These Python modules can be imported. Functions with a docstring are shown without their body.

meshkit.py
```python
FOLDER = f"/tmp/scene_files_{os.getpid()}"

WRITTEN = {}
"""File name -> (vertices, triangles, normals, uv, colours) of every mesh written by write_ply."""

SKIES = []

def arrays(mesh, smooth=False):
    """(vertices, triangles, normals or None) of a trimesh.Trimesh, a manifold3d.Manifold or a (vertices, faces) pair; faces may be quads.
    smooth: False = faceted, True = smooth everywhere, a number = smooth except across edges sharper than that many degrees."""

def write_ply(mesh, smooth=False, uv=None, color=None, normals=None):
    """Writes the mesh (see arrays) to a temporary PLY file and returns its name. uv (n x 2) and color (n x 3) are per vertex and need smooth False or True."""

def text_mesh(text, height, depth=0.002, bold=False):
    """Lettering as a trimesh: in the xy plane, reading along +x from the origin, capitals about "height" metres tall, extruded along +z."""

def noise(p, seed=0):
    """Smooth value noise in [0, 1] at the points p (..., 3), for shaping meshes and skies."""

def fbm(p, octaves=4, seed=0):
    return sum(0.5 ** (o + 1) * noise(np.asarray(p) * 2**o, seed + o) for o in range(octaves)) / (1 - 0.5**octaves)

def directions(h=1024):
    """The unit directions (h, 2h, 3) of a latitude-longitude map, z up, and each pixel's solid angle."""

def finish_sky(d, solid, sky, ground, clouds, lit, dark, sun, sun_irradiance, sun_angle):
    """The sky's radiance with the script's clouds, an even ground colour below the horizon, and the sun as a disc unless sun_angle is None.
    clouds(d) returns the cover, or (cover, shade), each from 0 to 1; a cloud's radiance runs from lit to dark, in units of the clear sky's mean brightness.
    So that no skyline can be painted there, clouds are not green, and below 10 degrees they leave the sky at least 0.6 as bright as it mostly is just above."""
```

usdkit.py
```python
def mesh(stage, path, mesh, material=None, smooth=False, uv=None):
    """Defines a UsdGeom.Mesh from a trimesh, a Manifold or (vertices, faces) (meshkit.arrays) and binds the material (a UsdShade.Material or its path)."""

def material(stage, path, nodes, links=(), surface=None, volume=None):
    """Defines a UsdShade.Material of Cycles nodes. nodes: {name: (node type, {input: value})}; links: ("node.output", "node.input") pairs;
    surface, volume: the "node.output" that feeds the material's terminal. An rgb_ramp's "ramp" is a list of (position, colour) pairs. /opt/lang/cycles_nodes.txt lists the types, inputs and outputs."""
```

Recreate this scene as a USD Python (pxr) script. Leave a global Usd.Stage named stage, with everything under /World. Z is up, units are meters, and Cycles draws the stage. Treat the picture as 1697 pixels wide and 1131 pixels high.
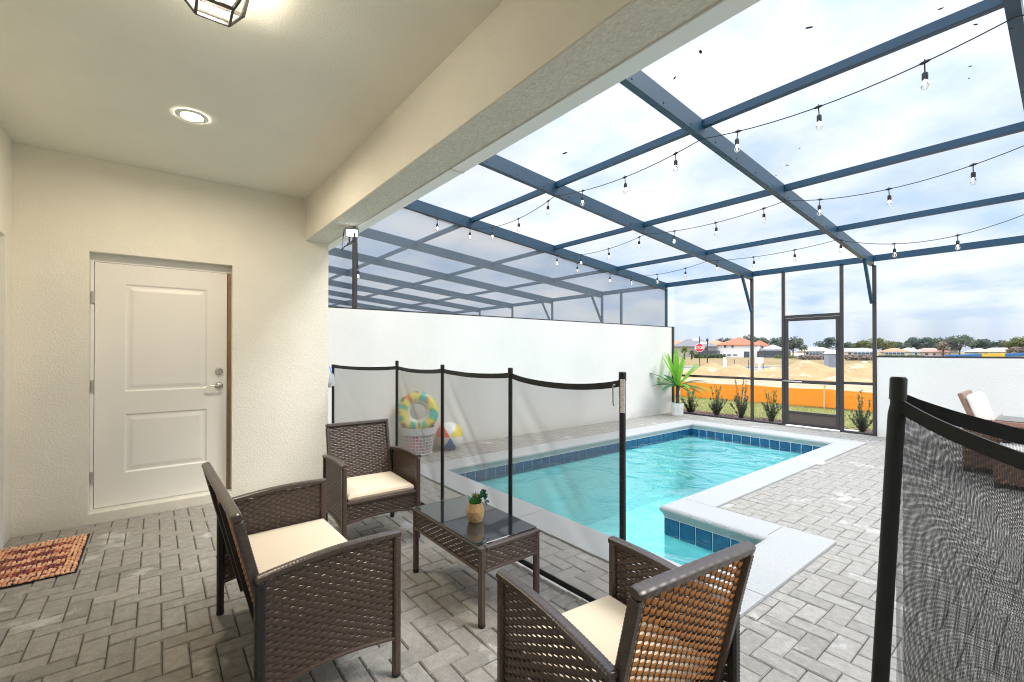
import math, random, colorsys
import numpy as np, trimesh
from shapely.geometry import Polygon, box as sbox
import shapely
from pxr import Usd, UsdGeom, UsdLux, UsdShade, Gf, Sdf, Vt
import usdkit, meshkit

stage = Usd.Stage.CreateInMemory()
UsdGeom.SetStageUpAxis(stage, 'Z')
UsdGeom.SetStageMetersPerUnit(stage, 1.0)
world = UsdGeom.Xform.Define(stage, '/World')
stage.SetDefaultPrim(world.GetPrim())
UsdGeom.Scope.Define(stage, '/World/Looks')
V3 = lambda *a: np.array(a, float)

# ------------------------------------------------------------------ camera
CAM_H, YAW, PITCH, FPX, PW = 1.3845, 0.90158, 0.00584, 747.607, 1697.0
fwd = V3(-math.sin(YAW) * math.cos(PITCH), math.cos(YAW) * math.cos(PITCH), math.sin(PITCH))
rgt = V3(math.cos(YAW), math.sin(YAW), 0)
upv = np.cross(rgt, fwd)
eye = V3(0, 0, CAM_H)
cam = UsdGeom.Camera.Define(stage, '/World/camera')
m4 = Gf.Matrix4d(*rgt, 0, *upv, 0, *(-fwd), 0, *eye, 1)
cam.AddTransformOp().Set(m4)
cam.CreateHorizontalApertureAttr(36.0)
cam.CreateVerticalApertureAttr(36.0 * 682 / 1024)
cam.CreateFocalLengthAttr(36.0 * FPX / PW)
cam.CreateVerticalApertureOffsetAttr(36.0 * 12.94 / PW)
cam.CreateClippingRangeAttr(Gf.Vec2f(0.05, 20000))
cam.CreateExposureAttr(1.20)

# ------------------------------------------------------------------ sky and sun (bright overcast)
SUN_DIR = V3(0.50, 0.42, 0.76); SUN_DIR /= np.linalg.norm(SUN_DIR)
SUN_EL, SUN_ROT = math.asin(SUN_DIR[2]), math.atan2(SUN_DIR[0], SUN_DIR[1])
usdkit.material(stage, '/World/Looks/sky_overcast', {
    'tc': ('texture_coordinate', {}),
    'sep': ('separate_xyz', {}),
    'den': ('math', {'math_type': 'add', 'value2': 0.22}),
    'ab': ('math', {'math_type': 'maximum', 'value2': 0.05}),
    'dx': ('math', {'math_type': 'divide'}), 'dy': ('math', {'math_type': 'divide'}),
    'cv': ('combine_xyz', {'z': 3.7}),
    'n1': ('noise_texture', {'scale': 1.35, 'detail': 6.0, 'roughness': 0.52, 'distortion': 0.35}),
    'rc': ('rgb_ramp', {'ramp': [(0.0, (0.0,) * 3), (0.36, (0.05,) * 3), (0.56, (1.0,) * 3), (1.0, (1.0,) * 3)]}),
    'n2': ('noise_texture', {'scale': 2.6, 'detail': 5.0, 'roughness': 0.55}),
    'rs': ('rgb_ramp', {'ramp': [(0.30, (3.5, 4.6, 6.4)), (0.52, (5.6, 6.1, 6.9)), (0.72, (6.75, 6.75, 6.75))]}),
    'zr': ('rgb_ramp', {'ramp': [(0.0, (0.84,) * 3), (0.15, (0.90,) * 3), (0.35, (0.96,) * 3), (0.50, (1.12,) * 3), (0.62, (1.75,) * 3), (0.8, (3.0,) * 3), (1.0, (3.5,) * 3)]}),
    'cl': ('mix_color', {'blend_type': 'multiply', 'fac': 1.0, 'use_clamp': False}),
    'sky': ('sky_texture', {'sky_type': 'single_scattering', 'sun_disc': False, 'sun_elevation': SUN_EL, 'sun_rotation': SUN_ROT, 'altitude': 20.0, 'air_density': 1.0, 'aerosol_density': 2.0}),
    'cov': ('math', {'math_type': 'multiply_add', 'value2': 0.32, 'value3': 0.66}),
    'mx': ('mix_color', {'blend_type': 'mix', 'use_clamp': False}),
    'bg': ('background_shader', {'strength': 0.091}),
}, [('tc.generated', 'sep.vector'), ('sep.z', 'ab.value1'), ('ab.value', 'den.value1'),
    ('sep.x', 'dx.value1'), ('den.value', 'dx.value2'), ('sep.y', 'dy.value1'), ('den.value', 'dy.value2'),
    ('dx.value', 'cv.x'), ('dy.value', 'cv.y'), ('cv.vector', 'n1.vector'), ('cv.vector', 'n2.vector'),
    ('n1.fac', 'rc.fac'), ('n2.fac', 'rs.fac'), ('sep.z', 'zr.fac'), ('rs.color', 'cl.a'), ('zr.color', 'cl.b'),
    ('rc.color', 'cov.value1'), ('cov.value', 'mx.fac'), ('sky.color', 'mx.a'), ('cl.result', 'mx.b'), ('mx.result', 'bg.color')],
    surface='bg.background')
dome = UsdLux.DomeLight.Define(stage, '/World/sky')
UsdShade.MaterialBindingAPI.Apply(dome.GetPrim()).Bind(UsdShade.Material.Get(stage, '/World/Looks/sky_overcast'))
sun = UsdLux.DistantLight.Define(stage, '/World/sun')
sun.CreateNormalizeAttr(True) if hasattr(sun, 'CreateNormalizeAttr') else None
sun.CreateIntensityAttr(0.37)
sun.CreateAngleAttr(24.0)
sun.CreateColorAttr(Gf.Vec3f(1.0, 0.97, 0.92))
zz = SUN_DIR; xx = np.cross(V3(0, 0, 1), zz); xx /= np.linalg.norm(xx); yy = np.cross(zz, xx)
sun.AddTransformOp().Set(Gf.Matrix4d(*xx, 0, *yy, 0, *zz, 0, 0, 0, 30, 1))

# ------------------------------------------------------------------ helpers
def ray(px, py):
    return (px - 848.5) / FPX * rgt - (py - 578.44) / FPX * upv + fwd
def at(px, d, z=0.0):
    """World point d metres in front of the camera (along its axis) in the column px of the 1697-pixel photo, at height z."""
    r = fwd[:2] + (px - 848.5) / FPX * rgt[:2]
    return V3(r[0] * d, r[1] * d, z)
def seen(P):
    d = np.asarray(P, float) - eye
    z = d @ fwd
    return 848.5 + FPX * (d @ rgt) / z, 578.44 - FPX * (d @ upv) / z, z

_used = {}
def path_for(name, parent=None):
    base = parent.GetPath().pathString if parent else '/World'
    k = (base, name); n = _used.get(k, -1) + 1; _used[k] = n
    return f'{base}/{name}' + (f'_{n:03d}' if n else '')
def tag(p, label=None, cat=None, group=None, kind=None):
    p = p.GetPrim() if hasattr(p, 'GetPrim') else p
    for k, v in (('label', label), ('category', cat), ('group', group), ('kind', kind)):
        if v: p.SetCustomDataByKey(k, v)
    return p
def thing(name, label=None, cat=None, loc=(0, 0, 0), rz=0.0, group=None, kind=None, sc=None):
    x = UsdGeom.Xform.Define(stage, path_for(name))
    x.AddTranslateOp().Set(Gf.Vec3d(*map(float, loc)))
    if rz: x.AddRotateZOp().Set(math.degrees(rz))
    if sc: x.AddScaleOp().Set(Gf.Vec3f(*sc))
    return tag(x, label, cat, group, kind)
def sub(parent, name):
    return UsdGeom.Xform.Define(stage, path_for(name, parent)).GetPrim()
def copy_of(src, loc, rz=0.0, label=None, cat=None, group=None, sc=None):
    x = UsdGeom.Xform.Define(stage, path_for(src.GetName()))
    x.AddTranslateOp().Set(Gf.Vec3d(*map(float, loc)))
    x.AddRotateZOp().Set(math.degrees(rz))
    if sc: x.AddScaleOp().Set(Gf.Vec3f(*sc))
    p = x.GetPrim(); p.GetReferences().AddInternalReference(src.GetPath()); p.SetInstanceable(True)
    return tag(p, label, cat, group)

class MB:
    """Collects shapes that become one mesh."""
    def __init__(s): s.v, s.f, s.n, s.uv, s.c = [], [], 0, [], []
    def add(s, v, f, uv=None, col=None):
        v = np.asarray(v, float).reshape(-1, 3); f = np.asarray(f, int)
        if f.shape[1] == 4: f = np.vstack([f[:, [0, 1, 2]], f[:, [0, 2, 3]]])
        s.v.append(v); s.f.append(f + s.n); s.n += len(v)
        s.uv.append(np.zeros((len(v), 2)) if uv is None else np.asarray(uv, float))
        s.c.append(np.ones((len(v), 3)) if col is None else np.broadcast_to(np.asarray(col, float), (len(v), 3)))
        return s
    def tm(s, t, col=None): return s.add(t.vertices, t.faces, col=col)
    def box(s, a, b, bev=0.0):
        a, b = np.minimum(a, b).astype(float), np.maximum(a, b).astype(float)
        if bev <= 0:
            v = [(x, y, z) for z in (a[2], b[2]) for x, y in ((a[0], a[1]), (b[0], a[1]), (b[0], b[1]), (a[0], b[1]))]
            return s.add(v, [(3, 2, 1, 0), (4, 5, 6, 7), (0, 1, 5, 4), (1, 2, 6, 5), (2, 3, 7, 6), (3, 0, 4, 7)])
        pts = []
        for ax in range(3):
            lo, hi = a.copy(), b.copy(); o = [k for k in range(3) if k != ax]
            lo[o] += bev; hi[o] -= bev
            pts += [(x, y, z) for x in (lo[0], hi[0]) for y in (lo[1], hi[1]) for z in (lo[2], hi[2])]
        return s.tm(trimesh.convex.convex_hull(np.array(pts)))
    def bar(s, p, q, w, h, up=(0, 0, 1), bev=0.0):
        """A rectangular bar from p to q, w across, h along up."""
        p, q = np.asarray(p, float), np.asarray(q, float)
        d = q - p; L = np.linalg.norm(d); d = d / L
        u = np.asarray(up, float); u = u - d * (u @ d)
        if np.linalg.norm(u) < 1e-6: u = V3(1, 0, 0) - d * d[0]
        u /= np.linalg.norm(u); sd = np.cross(d, u)
        m = MB().box((-w / 2, 0, -h / 2), (w / 2, L, h / 2), bev)
        v = m.v[0]
        return s.add(p + v[:, :1] * sd + v[:, 1:2] * d + v[:, 2:] * u, m.f[0])
    def tube(s, pts, r, sides=6, closed=False, caps=True):
        p = np.asarray(pts, float); n = len(p)
        r = np.broadcast_to(r, (n,)).astype(float)
        t = np.roll(p, -1, 0) - np.roll(p, 1, 0) if closed else np.gradient(p, axis=0)
        t /= np.linalg.norm(t, axis=1, keepdims=True) + 1e-12
        ref = V3(0, 0, 1) if abs(t[:, 2]).mean() < 0.85 else V3(1, 0.01, 0)
        a = np.cross(t, ref); a /= np.linalg.norm(a, axis=1, keepdims=True) + 1e-12
        b = np.cross(a, t)
        an = np.arange(sides) * 2 * math.pi / sides
        v = p[:, None] + r[:, None, None] * (np.cos(an)[None, :, None] * a[:, None] + np.sin(an)[None, :, None] * b[:, None])
        f = []
        for i in range(n if closed else n - 1):
            for j in range(sides):
                k, i2 = (j + 1) % sides, (i + 1) % n
                f.append((i * sides + j, i * sides + k, i2 * sides + k, i2 * sides + j))
        v = v.reshape(-1, 3)
        s.add(v, f)
        if caps and not closed:
            s.add(v[:sides], [(0, j + 1, j) for j in range(1, sides - 1)])
            s.add(v[-sides:], [(0, j, j + 1) for j in range(1, sides - 1)])
        return s
    def lathe(s, prof, c=(0, 0, 0), n=20):
        prof = np.asarray(prof, float); an = np.arange(n) * 2 * math.pi / n
        v = np.stack([prof[:, None, 0] * np.cos(an), prof[:, None, 0] * np.sin(an), np.repeat(prof[:, 1:2], n, 1)], -1).reshape(-1, 3) + np.asarray(c, float)
        f = [(i * n + j, i * n + (j + 1) % n, (i + 1) * n + (j + 1) % n, (i + 1) * n + j) for i in range(len(prof) - 1) for j in range(n)]
        return s.add(v, f)
    def poly(s, pts, z0, z1, bev=0.0):
        """A closed prism over a polygon in the ground plane."""
        g = Polygon(pts) if not hasattr(pts, 'exterior') else pts
        t = trimesh.creation.extrude_polygon(g, z1 - z0, engine='earcut'); t.apply_translation((0, 0, z0))
        return s.tm(t)
    def grid(s, P, uv=None):
        """P: (n, m, 3) points."""
        n, m = P.shape[:2]
        f = [(i * m + j, (i + 1) * m + j, (i + 1) * m + j + 1, i * m + j + 1) for i in range(n - 1) for j in range(m - 1)]
        return s.add(P.reshape(-1, 3), f, None if uv is None else np.asarray(uv).reshape(-1, 2))
    def move(s, R=None, t=(0, 0, 0)):
        s.v = [(v if R is None else v @ np.asarray(R).T) + np.asarray(t, float) for v in s.v]; return s
    def arr(s): return np.vstack(s.v), np.vstack(s.f)
    def build(s, name, material, parent=None, smooth=False, label=None, cat=None, group=None, kind=None, uv=False, color=False):
        v, f = s.arr(); p = path_for(name, parent)
        if uv: smooth = True if smooth else False
        if color and smooth: smooth = True
        m = usdkit.mesh(stage, p, (v, f), M[material], smooth=smooth, uv=np.vstack(s.uv) if uv else None)
        if color:
            UsdGeom.PrimvarsAPI(m).CreatePrimvar('tint', Sdf.ValueTypeNames.Color3fArray, 'vertex').Set(Vt.Vec3fArray.FromNumpy(np.vstack(s.c).astype(np.float32)))
        return tag(m, label, cat, group, kind)

def rotz(a): c, s = math.cos(a), math.sin(a); return np.array([[c, -s, 0], [s, c, 0], [0, 0, 1]])
def ball(r, sub_=2): return trimesh.creation.icosphere(sub_, r)

# ------------------------------------------------------------------ materials
M = {}
def mat(name, col, rough=0.6, var=None, bump=None, metal=0.0, spec=0.5, rnd=None, stain=None, coat=0.0, emit=None, estr=0.0, trans=None, tint=False, sheen=0.0, foot=None, coord='geometry.position'):
    """A principled material: var=(scale, amount) noise in the colour; bump=(scale, distance, strength); rnd=amount of tone change from piece to piece; stain=(scale, threshold, colour)."""
    N = {'p': ('principled_bsdf', {'base_color': col, 'roughness': rough, 'metallic': metal, 'specular_ior_level': spec, 'coat_weight': coat, 'sheen_weight': sheen})}
    L = []
    cname, cs = coord.split('.')
    need = False
    if emit: N['p'][1].update({'emission_color': emit, 'emission_strength': estr})
    last = None
    if tint:
        N['at'] = ('attribute', {'attribute': 'tint'})
        N['tm'] = ('mix_color', {'blend_type': 'multiply', 'fac': 1.0, 'a': col})
        L.append(('at.color', 'tm.b')); last = 'tm.result'
    if var:
        N['vn'] = ('noise_texture', {'scale': var[0], 'detail': 5.0, 'roughness': 0.6})
        N['vr'] = ('map_range', {'from_min': 0.25, 'from_max': 0.75, 'to_min': 1 - var[1], 'to_max': 1 + var[1]})
        N['vm'] = ('vector_math', {'vector_math_type': 'scale', 'math_type': 'scale', 'vector1': col})
        N['vm'][1].pop('vector_math_type')
        L += [('c.' + cs, 'vn.vector'), ('vn.fac', 'vr.value'), ('vr.result', 'vm.scale')]; need = True
        if last: L.append((last, 'vm.vector1'))
        last = 'vm.vector'
    if rnd:
        N['oi'] = ('object_info', {}); N['ge'] = ('geometry', {})
        N['ra'] = ('math', {'math_type': 'add'}); N['rf'] = ('math', {'math_type': 'fraction'})
        N['rr'] = ('map_range', {'to_min': 1 - rnd, 'to_max': 1 + rnd})
        N['rm'] = ('vector_math', {'math_type': 'scale', 'vector1': col})
        L += [('oi.random', 'ra.value1'), ('ge.random_per_island', 'ra.value2'), ('ra.value', 'rf.value1'), ('rf.value', 'rr.value'), ('rr.result', 'rm.scale')]
        if last: L.append((last, 'rm.vector1'))
        last = 'rm.vector'
    if stain:
        N['sn'] = ('noise_texture', {'scale': stain[0], 'detail': 6.0, 'roughness': 0.65})
        N['sr'] = ('map_range', {'from_min': stain[1], 'from_max': stain[1] + 0.10, 'to_min': 0.0, 'to_max': stain[3] if len(stain) > 3 else 0.7, 'clamp': True})
        N['sm'] = ('mix_color', {'a': col, 'b': stain[2]})
        L += [('c.' + cs, 'sn.vector'), ('sn.fac', 'sr.value'), ('sr.result', 'sm.fac')]; need = True
        if last: L.append((last, 'sm.a'))
        last = 'sm.result'
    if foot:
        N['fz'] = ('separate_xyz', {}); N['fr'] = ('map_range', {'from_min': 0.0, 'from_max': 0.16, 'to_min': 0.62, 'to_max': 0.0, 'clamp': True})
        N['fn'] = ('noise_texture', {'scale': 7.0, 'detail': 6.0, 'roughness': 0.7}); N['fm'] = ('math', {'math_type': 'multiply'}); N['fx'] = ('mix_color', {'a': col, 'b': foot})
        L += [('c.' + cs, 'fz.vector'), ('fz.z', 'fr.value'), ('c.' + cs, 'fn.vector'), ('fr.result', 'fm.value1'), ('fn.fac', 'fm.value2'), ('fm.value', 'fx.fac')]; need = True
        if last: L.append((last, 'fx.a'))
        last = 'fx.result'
    if last: L.append((last, 'p.base_color'))
    if bump:
        N['bn'] = ('noise_texture', {'scale': bump[0], 'detail': 4.0, 'roughness': 0.6})
        N['bb'] = ('bump', {'distance': bump[1], 'strength': bump[2]})
        L += [('c.' + cs, 'bn.vector'), ('bn.fac', 'bb.height'), ('bb.normal', 'p.normal')]; need = True
    if need: N['c'] = (cname, {})
    surf = 'p.BSDF'
    if trans:
        N['tl'] = ('translucent_bsdf', {'color': trans}); N['mxx'] = ('mix_closure', {'fac': 0.35})
        L += [('p.BSDF', 'mxx.closure1'), ('tl.BSDF', 'mxx.closure2')]; surf = 'mxx.closure'
        if last and tint: L.append((last, 'tl.color'))
    M[name] = usdkit.material(stage, '/World/Looks/' + name, N, L, surface=surf)

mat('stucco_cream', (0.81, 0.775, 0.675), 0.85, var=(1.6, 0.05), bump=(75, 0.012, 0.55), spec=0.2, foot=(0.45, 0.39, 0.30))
mat('stucco_ceiling', (0.80, 0.78, 0.68), 0.9, var=(2.5, 0.03), bump=(90, 0.008, 0.4), spec=0.2)
mat('stucco_rough', (0.80, 0.765, 0.66), 0.9, var=(35.0, 0.10), bump=(55, 0.03, 0.9), spec=0.2)
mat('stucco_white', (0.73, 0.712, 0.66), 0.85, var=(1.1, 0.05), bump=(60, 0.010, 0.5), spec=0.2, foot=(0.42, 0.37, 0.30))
mat('trim_white', (0.80, 0.79, 0.75), 0.45, var=(4, 0.02))
mat('door_paint', (0.81, 0.785, 0.72), 0.4, var=(2.5, 0.02), bump=(160, 0.001, 0.25))
mat('door_jamb', (0.24, 0.16, 0.085), 0.6, var=(12, 0.2))
mat('metal_satin', (0.55, 0.53, 0.50), 0.28, metal=1.0)
mat('metal_hinge', (0.55, 0.54, 0.50), 0.4, metal=0.9)
mat('gutter_white', (0.80, 0.80, 0.77), 0.4, var=(2, 0.03))
mat('caulk_tan', (0.62, 0.52, 0.38), 0.7)
mat('frame_blue', (0.010, 0.045, 0.082), 0.42, var=(5, 0.12), spec=0.5)  # enclosure frame with the blue cast of sky and flare put into its colour
mat('frame_bronze', (0.038, 0.033, 0.032), 0.42, var=(5, 0.12))
mat('kick_bronze', (0.085, 0.066, 0.055), 0.5, var=(8, 0.08), bump=(300, 0.001, 0.3))
mat('paver', (0.310, 0.290, 0.256), 0.85, var=(24, 0.20), rnd=0.14, bump=(90, 0.007, 0.8), stain=(2.6, 0.585, (0.66, 0.64, 0.60), 0.6), spec=0.25)
mat('paver_bed', (0.10, 0.088, 0.072), 0.95, var=(40, 0.45), bump=(150, 0.01, 0.8), stain=(5, 0.60, (0.40, 0.34, 0.25), 0.8))
mat('coping', (0.405, 0.405, 0.39), 0.75, var=(60, 0.07), bump=(60, 0.010, 0.7), stain=(3.0, 0.62, (0.52, 0.53, 0.52), 0.5), spec=0.3)
mat('pool_plaster', (0.42, 0.70, 0.70), 0.7, var=(1.6, 0.10))
mat('tile_blue', (0.009, 0.068, 0.150), 0.15, var=(22, 0.35), rnd=0.12, coat=0.4)
mat('grout', (0.66, 0.74, 0.74), 0.7)
mat('skimmer_white', (0.80, 0.80, 0.78), 0.4)
mat('wicker', (0.086, 0.058, 0.044), 0.29, var=(60, 0.22), spec=0.55)
mat('wicker_rail', (0.078, 0.058, 0.048), 0.27, var=(60, 0.2), spec=0.6)
mat('wicker_orange', (0.60, 0.24, 0.06), 0.5, var=(50, 0.2))
mat('wicker_stake', (0.045, 0.032, 0.026), 0.5)
mat('wicker_far', (0.24, 0.13, 0.09), 0.45, var=(40, 0.2), spec=0.5)
mat('cushion_beige', (0.78, 0.655, 0.48), 0.85, var=(3, 0.03), bump=(400, 0.0008, 0.4), sheen=0.2)
mat('cushion_cream', (0.80, 0.76, 0.66), 0.85, var=(3, 0.03))
mat('leg_black', (0.018, 0.017, 0.017), 0.4)
mat('rubber_black', (0.02, 0.02, 0.02), 0.6)
mat('glass_black', (0.010, 0.013, 0.015), 0.02, spec=1.0, coat=1.0)
mat('fence_black', (0.010, 0.012, 0.014), 0.42, var=(20, 0.2))
mat('hem_black', (0.014, 0.017, 0.018), 0.65, bump=(300, 0.001, 0.5))
mat('sticker_white', (0.75, 0.75, 0.73), 0.5, var=(160, 0.3))
mat('seagrass', (0.50, 0.33, 0.15), 0.8, var=(60, 0.3), bump=(120, 0.004, 0.8))
mat('leaf_green', (0.045, 0.20, 0.035), 0.4, var=(30, 0.3), trans=(0.08, 0.30, 0.04))
mat('leaf_dark', (0.025, 0.10, 0.05), 0.45, var=(30, 0.3), trans=(0.03, 0.12, 0.04))
mat('palm_bright', (0.17, 0.42, 0.045), 0.38, var=(9, 0.25), trans=(0.25, 0.55, 0.06))
mat('palm_deep', (0.045, 0.17, 0.06), 0.38, var=(9, 0.25), trans=(0.06, 0.22, 0.05))
mat('trunk_brown', (0.10, 0.062, 0.045), 0.8, var=(25, 0.35), bump=(40, 0.01, 0.7))
mat('pot_white', (0.80, 0.80, 0.78), 0.35)
mat('soil', (0.045, 0.03, 0.022), 0.95, var=(40, 0.3))
mat('slice_wood', (1.0, 1.0, 1.0), 0.6, var=(50, 0.18), tint=True, bump=(60, 0.003, 0.4))
mat('mat_backing', (0.02, 0.015, 0.013), 0.9)
mat('basket_grey', (0.55, 0.57, 0.58), 0.45)
for k, c in (('pink', (0.75, 0.10, 0.22)), ('green', (0.08, 0.45, 0.22)), ('yellow', (0.80, 0.58, 0.07)), ('white', (0.78, 0.78, 0.76)), ('dark', (0.05, 0.05, 0.06)), ('red', (0.70, 0.06, 0.05))):
    mat('toy_' + k, c, 0.4)
mat('ball_red', (0.78, 0.10, 0.03), 0.3); mat('ball_white', (0.78, 0.76, 0.72), 0.3); mat('ball_yellow', (0.78, 0.62, 0.08), 0.3); mat('ball_blue', (0.02, 0.13, 0.42), 0.3); mat('ball_cream', (0.76, 0.66, 0.54), 0.3)
mat('ring_vinyl', (1, 1, 1), 0.3, tint=True)
mat('bag_plastic', (0.72, 0.76, 0.80), 0.25, trans=(0.8, 0.85, 0.9)); mat('zip_blue', (0.10, 0.25, 0.62), 0.4); mat('paper_white', (0.78, 0.78, 0.78), 0.7)
mat('cord_black', (0.012, 0.012, 0.014), 0.5)
mat('socket_black', (0.012, 0.012, 0.014), 0.45)
mat('filament', (1, 0.6, 0.3), 0.5, emit=(1.0, 0.62, 0.34), estr=14.0)
mat('lamp_glow', (1, 1, 1), 0.5, emit=(1.0, 0.86, 0.68), estr=430.0)
mat('lantern_glow', (1, 1, 1), 0.5, emit=(1.0, 0.88, 0.72), estr=130.0)
mat('flood_glow', (1, 1, 1), 0.5, emit=(0.93, 0.98, 1.0), estr=5.0)
mat('lantern_frame', (0.05, 0.046, 0.042), 0.4, metal=0.3)
mat('flood_body', (0.30, 0.36, 0.36), 0.45)
mat('grass_ground', (0.27, 0.255, 0.085), 0.95, var=(1.2, 0.28), stain=(0.9, 0.52, (0.36, 0.30, 0.12), 0.7), bump=(40, 0.05, 0.8))
mat('grass_blade', (0.27, 0.28, 0.075), 0.7, var=(1.5, 0.3), trans=(0.3, 0.35, 0.08))
mat('field_dry', (0.26, 0.19, 0.075), 0.95, var=(0.06, 0.3), stain=(0.035, 0.52, (0.33, 0.20, 0.11), 0.8), bump=(3, 0.3, 0.6))
mat('sand_ground', (0.43, 0.305, 0.19), 0.95, var=(0.8, 0.10), stain=(0.35, 0.52, (0.60, 0.42, 0.27), 0.7), bump=(4, 0.12, 0.7))
mat('sand_mound', (0.46, 0.29, 0.135), 0.95, var=(1.5, 0.13), stain=(0.8, 0.55, (0.66, 0.51, 0.35), 0.8), bump=(5, 0.15, 0.8))
mat('mulch', (0.085, 0.045, 0.032), 0.95, var=(30, 0.4)); mat('mulch_light', (0.15, 0.095, 0.07), 0.95, rnd=0.4)
mat('asphalt', (0.11, 0.115, 0.125), 0.9, var=(0.6, 0.15)); mat('kerb', (0.52, 0.50, 0.46), 0.85, var=(0.5, 0.1))
mat('silt_orange', (0.78, 0.26, 0.012), 0.65, var=(1.5, 0.10), trans=(0.85, 0.30, 0.02))
mat('stake_wood', (0.62, 0.40, 0.20), 0.85, var=(20, 0.2))
mat('shrub_leaf', (0.10, 0.12, 0.055), 0.5, var=(10, 0.4), trans=(0.20, 0.25, 0.08)); mat('shrub_young', (0.22, 0.20, 0.035), 0.5, var=(10, 0.4), trans=(0.3, 0.24, 0.04)); mat('twig', (0.11, 0.07, 0.04), 0.9)
mat('tree_green', (0.105, 0.120, 0.092), 0.7, var=(0.5, 0.35), trans=(0.14, 0.20, 0.10)); mat('tree_olive', (0.135, 0.150, 0.045), 0.7, var=(0.5, 0.3), trans=(0.16, 0.18, 0.04)); mat('tree_dark', (0.085, 0.115, 0.100), 0.7, var=(0.5, 0.35), trans=(0.10, 0.16, 0.11)); mat('tree_bare', (0.26, 0.20, 0.16), 0.9, var=(0.6, 0.2)); mat('hedge_green', (0.060, 0.105, 0.030), 0.7, var=(0.7, 0.3)); mat('bush_lime', (0.13, 0.20, 0.04), 0.7, var=(0.7, 0.3))
mat('bark', (0.10, 0.075, 0.055), 0.9, var=(3, 0.3))
mat('house_white', (0.72, 0.70, 0.68), 0.85, var=(0.4, 0.03)); mat('house_taupe', (0.42, 0.37, 0.33), 0.85, var=(0.4, 0.04)); mat('house_pink', (0.62, 0.47, 0.40), 0.85, var=(0.4, 0.04)); mat('house_cream', (0.66, 0.58, 0.47), 0.85); mat('house_blue', (0.42, 0.53, 0.60), 0.85)
mat('roof_terracotta', (0.52, 0.155, 0.075), 0.85, var=(0.9, 0.18), bump=(3, 0.2, 0.6)); mat('roof_salmon', (0.55, 0.25, 0.14), 0.85, var=(0.9, 0.15)); mat('roof_grey', (0.20, 0.195, 0.20), 0.9, var=(0.9, 0.15)); mat('roof_tan', (0.50, 0.40, 0.31), 0.9, var=(0.9, 0.12)); mat('roof_pink', (0.50, 0.27, 0.22), 0.9, var=(0.9, 0.12)); mat('roof_pale', (0.46, 0.46, 0.46), 0.9, var=(0.9, 0.12))
mat('pane_dark', (0.06, 0.075, 0.09), 0.15); mat('cage_dark', (0.075, 0.08, 0.095), 0.7); mat('cage_light', (0.40, 0.50, 0.56), 0.5)
mat('sign_red', (0.55, 0.012, 0.02), 0.5); mat('sign_white', (0.80, 0.80, 0.80), 0.5); mat('pole_dark', (0.02, 0.02, 0.022), 0.5); mat('vinyl_white', (0.78, 0.78, 0.77), 0.5)
mat('toilet_grey', (0.24, 0.26, 0.30), 0.55, var=(3, 0.08)); mat('toilet_roof', (0.74, 0.74, 0.72), 0.5); mat('box_teal', (0.42, 0.70, 0.68), 0.5)
mat('rail_blue', (0.03, 0.16, 0.38), 0.45); mat('rail_yellow', (0.78, 0.50, 0.04), 0.45)
mat('interior_grey', (0.30, 0.28, 0.25), 0.9)
mat('leaf_litter', (0.05, 0.035, 0.03), 0.8)
mat('concrete_pad', (0.55, 0.54, 0.52), 0.9, var=(4, 0.1))

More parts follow.
